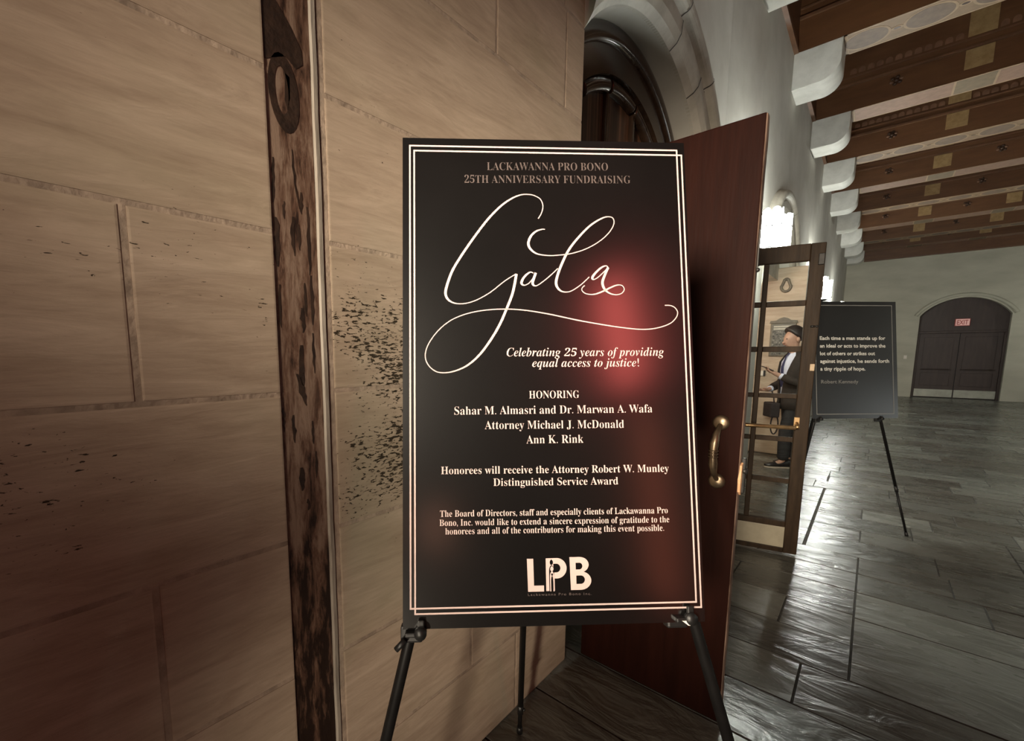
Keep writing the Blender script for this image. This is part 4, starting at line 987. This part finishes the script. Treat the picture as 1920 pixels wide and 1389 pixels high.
AH2 = Vector((0.695, 0.719, 0)).normalized(); UP2 = Vector((-0.079, 0.076, 0.786)).normalized(); N2 = AH2.cross(UP2).normalized(); UP2 = N2.cross(AH2).normalized()
def build_quote_sign():
    W, Hh = 0.762, 1.0
    root = thing('poster_board', 'black poster board with a pale quotation standing beyond the glazed door', 'poster board')
    root.matrix_world = frame_matrix(Vector((-0.071, 5.03, 0.995)), AH2, UP2)
    m = MB(); m.box((-W / 2, 0, -0.006), (W / 2, Hh, -0.0008), 'foam_edge', bev=0.0008); m.build('board', None, root)
    m = MB(); m.box((-W / 2 + 0.0002, 0.0002, -0.001), (W / 2 - 0.0002, Hh - 0.0002, 0.0), 'quote_face'); m.build('printed_face', None, root)
    m = MB(); rect_line(m, -W / 2 + 0.035, W / 2 - 0.035, 0.035, Hh - 0.03, 0.006, 0.0006, 'mid_ink'); m.build('border_lines', None, root)
    T = []
    for i, (s, wd) in enumerate((('Each time a man stands up for', 0.585), ('an ideal or acts to improve the', 0.585), ('lot of others or strikes out', 0.49), ('against injustice, he sends forth', 0.615), ('a tiny ripple of hope.', 0.40))):
        T.append(dict(s=s, x0=-0.305, x1=-0.305 + wd, y=0.672 - 0.0655 * i, cap=0.030, style='sans', off=0.022))
    for t in T: lay_text('quotation_line', [t], 'grey_ink', root, 0.0006)
    o = lay_text('signature_lettering', [dict(s='Robert Kennedy', x0=-0.30, x1=0.03, y=0.300, cap=0.030, style='sans', off=0.006)], 'mid_ink', root, 0.0006); o['label'] = 'dimmer grey signature line'
build_quote_sign()
build_easel('black tripod easel holding the black quotation board', (-0.071, 5.03, 0.995), AH2, UP2, (-0.43, 4.56, 0.0), (0.329, 5.23, 0.0), Vector((-0.071, 5.03, 0.995)) + UP2 * 0.965 - N2 * 0.035, (-0.52, 5.49, 0.0), [(-0.33, 0.0, 'left'), (0.21, 0.0, 'mid')])

# ------------------------------------------------------------------ plaque, ring, wall box on the pier
def build_plaque():
    root = thing('wall_plaque', 'framed memorial plaque with rows of name plates on the pier behind the man', 'plaque', (-1.02, 8.18, 1.50))
    m = MB(); m.box((-0.155, -0.03, 0), (0.155, 0, 0.49), 'plaque_wood', bev=0.008)
    m.prism([(-0.17, 0.49), (0.17, 0.49), (0.16, 0.525), (0.09, 0.53), (0.05, 0.56), (0.0, 0.575), (-0.05, 0.56), (-0.09, 0.53), (-0.16, 0.525)], -0.045, 0, 'plaque_wood', lambda x, z, y: (x, y, z)); m.build('frame', None, root)
    m = MB(); m.box((-0.13, -0.034, 0.02), (0.13, -0.028, 0.47), 'plaque_panel'); p = m.build('panel', None, root)
    m = MB()
    for z in (0.43, 0.395): m.box((-0.115, -0.038, z), (0.115, -0.033, z + 0.022), 'plaque_title')
    m.build('title_plate', None, p)
    m = MB()
    for c in range(6):
        for r_ in range(11): m.box((-0.122 + c * 0.042, -0.038, 0.03 + r_ * 0.032), (-0.122 + c * 0.042 + 0.033, -0.033, 0.03 + r_ * 0.032 + 0.024), 'plaque_plate')
    m.build('name_plates', None, p)
build_plaque()
m = MB()
pts = [(0.058 * math.sin(a) * (1.0 if math.cos(a) < 0.2 else 0.82), 0.0, 0.075 * math.cos(a) + (0.03 if math.cos(a) > 0.8 else 0)) for a in [2 * PI * k / 24 for k in range(25)]]
m.tube([Vector(p) for p in pts] + [Vector(pts[1])], 0.019, 'plaque_wood', 10, cap=False); m.lathe([(0.0, 0), (0.02, 0), (0.016, 0.02), (0, 0.022)], 'plaque_wood', 12, (0, 0.02, 0.095), (0, -1, 0))
ringo = m.build('hanging_ring'); ringo.location = (-1.03, 8.158, 2.525); tag(ringo, 'dark drop-shaped ring hanging on the pier above the plaque', 'ring')
m = MB(); m.box((-0.05, -0.02, -0.04), (0.02, 0, 0.04), 'white_plastic', bev=0.004); m.box((0.02, -0.025, -0.045), (0.045, 0, 0.045), 'black_plastic', bev=0.004)
wb = m.build('wall_box'); wb.location = (-1.24, 8.18, 1.24); tag(wb, 'small white and black box on the pier left of the phone', 'wall box')
add_light('recess_fill', 'POINT', (-2.0, 6.9, 2.2), 30, (1.0, 0.80, 0.66), shadow_soft_size=0.12)  # unseen fill light added to brighten the recess interior

# ------------------------------------------------------------------ the man with a phone
def skin_object(name, verts, edges, mm, parent, root_i=0, sub=2):
    """verts: (x, y, z, r) joints; grown to one continuous surface"""
    me = bpy.data.meshes.new(name); me.from_pydata([v[:3] for v in verts], edges, []); me.update()
    o = bpy.data.objects.new(name, me); C.objects.link(o)
    md = o.modifiers.new('skin', 'SKIN'); md.use_smooth_shade = True
    if not me.skin_vertices: bpy.context.view_layer.objects.active = o
    for i, v in enumerate(verts):
        r = v[3] if isinstance(v[3], (tuple, list)) else (v[3], v[3])
        me.skin_vertices[0].data[i].radius = r; me.skin_vertices[0].data[i].use_root = (i == root_i)
    s = o.modifiers.new('smooth', 'SUBSURF'); s.levels = sub; s.render_levels = sub
    me.materials.append(M[mm]); o.parent = parent
    return o
def build_person():
    F = Vector((-0.84, -0.54, 0)).normalized()            # facing
    Lf = Vector((0, 0, 1)).cross(F)                        # his left
    base = Vector((-0.755, 7.43, 0))
    root = thing('person', 'person in dark jacket and pale shirt looking down at a phone behind the glazed door', 'person', base)
    def P(f, l, z): v = F * f + Lf * l; return (v.x, v.y, z)
    S = 1.05
    def V(f, l, z, r): return (*P(f * S, l * S, z * S), r * S if not isinstance(r, tuple) else (r[0] * S, r[1] * S))
    v, e = [], []
    def chain(pts, start=None):
        prev = start
        for p in pts:
            v.append(p); i = len(v) - 1
            if prev is not None: e.append((prev, i))
            prev = i
        return prev
    chain([V(0, 0, 0.93, 0.125)])                           # pelvis = root
    chest = chain([V(0.0, 0, 1.08, 0.125), V(0.01, 0, 1.25, 0.14), V(0.0, 0, 1.40, 0.125)], 0)
    neck = chain([V(0.015, 0, 1.50, 0.058), V(0.05, 0, 1.555, 0.056)], chest)
    head = chain([V(0.075, 0, 1.63, (0.082, 0.09)), V(0.065, 0, 1.70, (0.078, 0.095)), V(0.05, 0, 1.76, 0.055)], neck)
    chain([V(0.155, 0, 1.615, 0.016), V(0.178, 0, 1.595, 0.012)], head - 2)      # nose
    chain([V(0.128, 0, 1.558, 0.036)], head - 2)                                 # chin
    def arm(s, hand):
        sh = chain([V(-0.01, 0.16 * s, 1.385, 0.05), V(-0.03, 0.20 * s, 1.35, 0.05)], chest)
        if hand == 'phone': el = chain([V(-0.03, 0.235 * s, 1.22, 0.046), V(0.02, 0.24 * s, 1.09, 0.042), V(0.15, 0.17 * s, 1.14, 0.036), V(0.25, 0.10 * s, 1.205, 0.027)], sh); d = Vector((1, -0.25 * s, 0.45))
        else: el = chain([V(-0.02, 0.235 * s, 1.22, 0.046), V(0.03, 0.24 * s, 1.08, 0.042), V(0.16, 0.18 * s, 1.02, 0.036), V(0.24, 0.11 * s, 1.0, 0.027)], sh); d = Vector((1, -0.3 * s, -0.15))
        d.normalize(); wr = Vector((0.25, 0.10 * s, 1.205)) if hand == 'phone' else Vector((0.24, 0.11 * s, 1.0))
        q = wr + d * 0.055; pl = chain([V(q.x, q.y, q.z, (0.034, 0.018))], el)
        q2 = wr + d * 0.09; pl2 = chain([V(q2.x, q2.y, q2.z, (0.036, 0.016))], pl)
        side = Vector((0, 1, 0)) - d * d.y; side.normalize(); upv = d.cross(side)
        if upv.z < 0: upv = -upv
        for k, ln in enumerate((0.070, 0.080, 0.075, 0.058)):
            b0 = wr + d * 0.095 + side * (k - 1.5) * 0.02; b1 = b0 + d * ln * 0.5 + upv * 0.012; b2 = b1 + d * ln * 0.28 + upv * 0.03; 
            chain([V(*b0, 0.0095), V(*b1, 0.0085), V(*b2, 0.0075)], pl2)
        b0 = wr + d * 0.05 - side * s * 0.03 + upv * 0.008; b1 = b0 + d * 0.03 - side * s * 0.012 + upv * 0.02; b2 = b1 + d * 0.03 + side * s * 0.006 + upv * 0.008
        chain([V(*b0, 0.011), V(*b1, 0.0095), V(*b2, 0.008)], pl)
        return wr, d
    wr1, d1 = arm(1, 'phone'); wr2, d2 = arm(-1, 'rest')
    chain([V(0.02, 0.09, 0.86, 0.085), V(0.10, 0.095, 0.50, 0.058), V(0.10, 0.10, 0.30, 0.052), V(0.04 + 0.06, 0.10, 0.09, 0.036), V(0.20, 0.11, 0.035, 0.034)], 0)
    chain([V(-0.01, -0.09, 0.86, 0.085), V(-0.03, -0.095, 0.50, 0.058), V(-0.07, -0.10, 0.30, 0.052), V(-0.10, -0.10, 0.09, 0.036), V(0.01, -0.11, 0.035, 0.034)], 0)
    body = skin_object('body', v, e, 'skin', root)
    # hair: a cap over the crown and the back of the head
    m = MB(); rows = []
    c = Vector(P(0.048 * S, 0, 1.695 * S)); N_ = 28
    for i in range(11):
        row = []
        for k in range(N_):
            a = 2 * PI * k / N_; fr = (1 + math.cos(a)) / 2
            tm = math.radians(53 * fr ** 1.5 + 122 * (1 - fr ** 1.5)); t = 0.02 + (tm - 0.02) * i / 10
            q = 1.0 + 0.13 * max(0, math.cos(a)) ** 2 * (i / 10) ** 2 + 0.012 * math.sin(9 * a) * (i / 10) + (-0.05 if i == 10 else 0)
            row.append(c + F * (0.118 * q * S * math.sin(t) * math.cos(a)) + Lf * (0.106 * q * S * math.sin(t) * math.sin(a)) + Vector((0, 0, 0.132 * q * S * math.cos(t))))
        rows.append(row)
    m.loft(rows, 'hair')
    m.build('hair', None, root)
    for s in (-1, 1):
        m = MB(); ec = Vector(P(0.146 * S, 0.036 * s * S, 1.652 * S)); m.ball(ec, (0.009 * S, 0.009 * S, 0.006 * S), 'phone_face', 8, 6); m.build('eye', None, root)
    for s in (-1, 1):
        m = MB(); m.ball(Vector(P(0.045 * S, 0.088 * s * S, 1.645 * S)), (0.02 * S, 0.02 * S, 0.032 * S), 'skin', 10, 6); m.build('ear', None, root)
    m = MB(); m.tube([Vector(P(0.150 * S, -0.026 * S, 1.578 * S)), Vector(P(0.163 * S, 0, 1.580 * S)), Vector(P(0.150 * S, 0.026 * S, 1.578 * S))], [0.003, 0.006, 0.003], 'lips', 8); m.build('mouth', None, root)
    # shirt, jacket shell open at the front, tie
    def ringv(f, z, rx, ry, a0, a1, n): return [Vector(P((f + rx * math.cos(a)) * S, ry * math.sin(a) * S, z * S)) for a in [a0 + (a1 - a0) * k / n for k in range(n + 1)]]
    prof = [(0.0, 0.86, 0.128, 0.165), (0.0, 0.95, 0.132, 0.165), (0.005, 1.10, 0.132, 0.165), (0.01, 1.25, 0.142, 0.182), (0.005, 1.36, 0.135, 0.185), (0.0, 1.44, 0.10, 0.14), (0.01, 1.49, 0.065, 0.07)]
    m = MB(); m.loft([ringv(f, z, rx, ry, 0, 2 * PI, 23)[:-1] for f, z, rx, ry in prof[1:]] + [ringv(0.018, 1.52, 0.062, 0.064, 0, 2 * PI, 23)[:-1]], 'shirt', cap=False); m.build('shirt', None, root)
    m = MB()
    rows = [ringv(f, z, rx + 0.014, ry + 0.016, g, 2 * PI - g, 26) for (f, z, rx, ry), g in zip(prof, (0.15, 0.15, 0.3, 0.6, 0.75, 0.9, 1.05))]
    rows.insert(0, ringv(0, 0.76, 0.155, 0.19, 0.2, 2 * PI - 0.2, 26))
    m.loft(rows, 'jacket', closed=False, cap=False)
    jk = m.build('jacket', None, root)
    sd = jk.modifiers.new('cloth', 'SOLIDIFY'); sd.thickness = 0.012; sd.offset = 1
    for s, A in ((1, [(-0.01, 0.165, 1.41, .07), (-0.03, 0.215, 1.36, .074), (-0.035, 0.238, 1.22, .064), (0.02, 0.243, 1.085, .06), (0.13, 0.182, 1.132, .052), (0.205, 0.133, 1.175, .044)]),
                 (-1, [(-0.01, 0.165, 1.41, .07), (-0.03, 0.215, 1.36, .074), (-0.03, 0.238, 1.22, .064), (0.03, 0.243, 1.075, .06), (0.14, 0.195, 1.03, .052), (0.195, 0.15, 1.01, .044)])):
        m = MB(); m.tube([Vector(P(f * S, l * s * S, z * S)) for f, l, z, r in A], [r * S for *_, r in A], 'jacket', 16); m.build('sleeve', None, jk)
        a, b = A[-1], A[-2]; d = (Vector(a[:3]) - Vector(b[:3])).normalized(); p = Vector(a[:3]) 
        q0, q1 = p - d * 0.01, p + d * 0.03
        m = MB(); m.tube([Vector(P(q.x * S, q.y * s * S, q.z * S)) for q in (q0, q1)], [0.041 * S, 0.039 * S], 'shirt', 14); m.build('cuff', None, jk)
    m = MB(); rows = []
    for z, wd, f in ((1.48, 0.018, 0.082), (1.455, 0.022, 0.100), (1.44, 0.016, 0.118), (1.30, 0.032, 0.153), (1.14, 0.040, 0.149), (1.08, 0.036, 0.146), (1.04, 0.004, 0.144)):
        rows.append([Vector(P(f * S, -wd * S, z * S)), Vector(P((f + 0.008) * S, 0, z * S)), Vector(P(f * S, wd * S, z * S))])
    m.loft(rows, 'tie', closed=False, cap=False); m.build('tie', None, root)
    # trousers and shoes
    tv = [V(0, 0, 0.92, (0.155, 0.135)), V(0.005, 0, 0.84, (0.14, 0.125)),
          V(0.025, 0.09, 0.80, 0.098), V(0.10, 0.095, 0.50, 0.078), V(0.105, 0.10, 0.28, 0.072), V(0.10, 0.10, 0.085, 0.068),
          V(-0.01, -0.09, 0.80, 0.098), V(-0.03, -0.095, 0.50, 0.078), V(-0.07, -0.10, 0.28, 0.072), V(-0.10, -0.10, 0.085, 0.068)]
    skin_object('trousers', tv, [(0, 1), (1, 2), (2, 3), (3, 4), (4, 5), (1, 6), (6, 7), (7, 8), (8, 9)], 'trouser', root)
    for f0, l0 in ((0.10, 0.10), (-0.10, -0.10)):
        sh = thing_part('shoe', root)
        m = MB(); rows = []
        for t, wd, hh in ((-0.085, 0.022, 0.05), (-0.07, 0.036, 0.085), (-0.02, 0.040, 0.10), (0.04, 0.042, 0.075), (0.11, 0.048, 0.055), (0.17, 0.044, 0.042), (0.20, 0.026, 0.032), (0.212, 0.008, 0.026)):
            rows.append([Vector(P((f0 + t) * S, (l0 + wd * math.cos(a)) * S, 0.018 + (0.0 if math.sin(a) < 0 else hh * math.sin(a) ** 0.7) * S)) for a in [2 * PI * k / 14 for k in range(14)]])
        m.loft(rows, 'shoe'); m.build('upper', None, sh)
        m = MB(); out = [(t, wd * 1.04) for t, wd in ((-0.088, 0.02), (-0.07, 0.037), (-0.02, 0.040), (0.04, 0.040), (0.11, 0.049), (0.17, 0.045), (0.20, 0.028), (0.214, 0.006))]
        pl = [(t, w_) for t, w_ in out] + [(t, -w_) for t, w_ in reversed(out)]
        m.prism(pl, 0.0, 0.02, 'sole', lambda t, l, z: P((f0 + t) * S, (l0 + l) * S, z)); m.build('sole', None, sh)
    # phone and bag are carried, not part of him
    pc = Vector(P((wr1.x + d1.x * 0.12) * S, (wr1.y + d1.y * 0.12) * S, (wr1.z + d1.z * 0.12 + 0.028) * S)) + base
    u = (F * d1.x + Lf * d1.y + Vector((0, 0, d1.z))).normalized(); sd_ = Vector((0, 0, 1)).cross(u).normalized(); nn = u.cross(sd_)
    if nn.z < 0: nn, sd_ = -nn, -sd_
    mm = Matrix(((u.x, sd_.x, nn.x), (u.y, sd_.y, nn.y), (u.z, sd_.z, nn.z))).to_4x4(); mm.translation = pc
    ph = thing('phone', 'dark phone held up in front of the person behind the glazed door', 'phone'); ph.matrix_world = mm
    m = MB(); m.box((-0.075, -0.036, -0.004), (0.075, 0.036, 0.004), 'black_plastic', bev=0.003); m.build('case', None, ph)
    m = MB(); m.box((-0.07, -0.032, 0.0035), (0.07, 0.032, 0.0048), 'phone_face'); m.build('screen', None, ph)
    bc = base + Vector(P(0.235 * S, -0.02, 0))
    bag = thing('shoulder_bag', 'dark bag hanging by a strap loop in front of the person with the phone', 'bag', (bc.x, bc.y, 0.62))
    m = MB(); rot = Matrix.Rotation(math.atan2(F.y, F.x), 4, 'Z')
    m.box((-0.065, -0.11, 0.06), (0.05, 0.11, 0.26), 'bag', bev=0.016, xf=rot); m.build('pouch', None, bag)
    m = MB(); m.tube([rot @ Vector((-0.03 + 0.045 * math.cos(a), 0.06, -0.04 + 0.13 * math.sin(a))) for a in [PI * 0.62 + (2 * PI - PI * 0.24) * k / 24 for k in range(25)]], 0.009, 'bag', 8); m.build('strap', None, bag)
    m = MB(); m.tube([rot @ Vector(p) for p in ((0.0, 0.08, 0.24), (0.01, 0.07, 0.34), (0.03, 0.05, 0.42))], 0.008, 'bag', 8); m.build('strap', None, bag)
build_person()
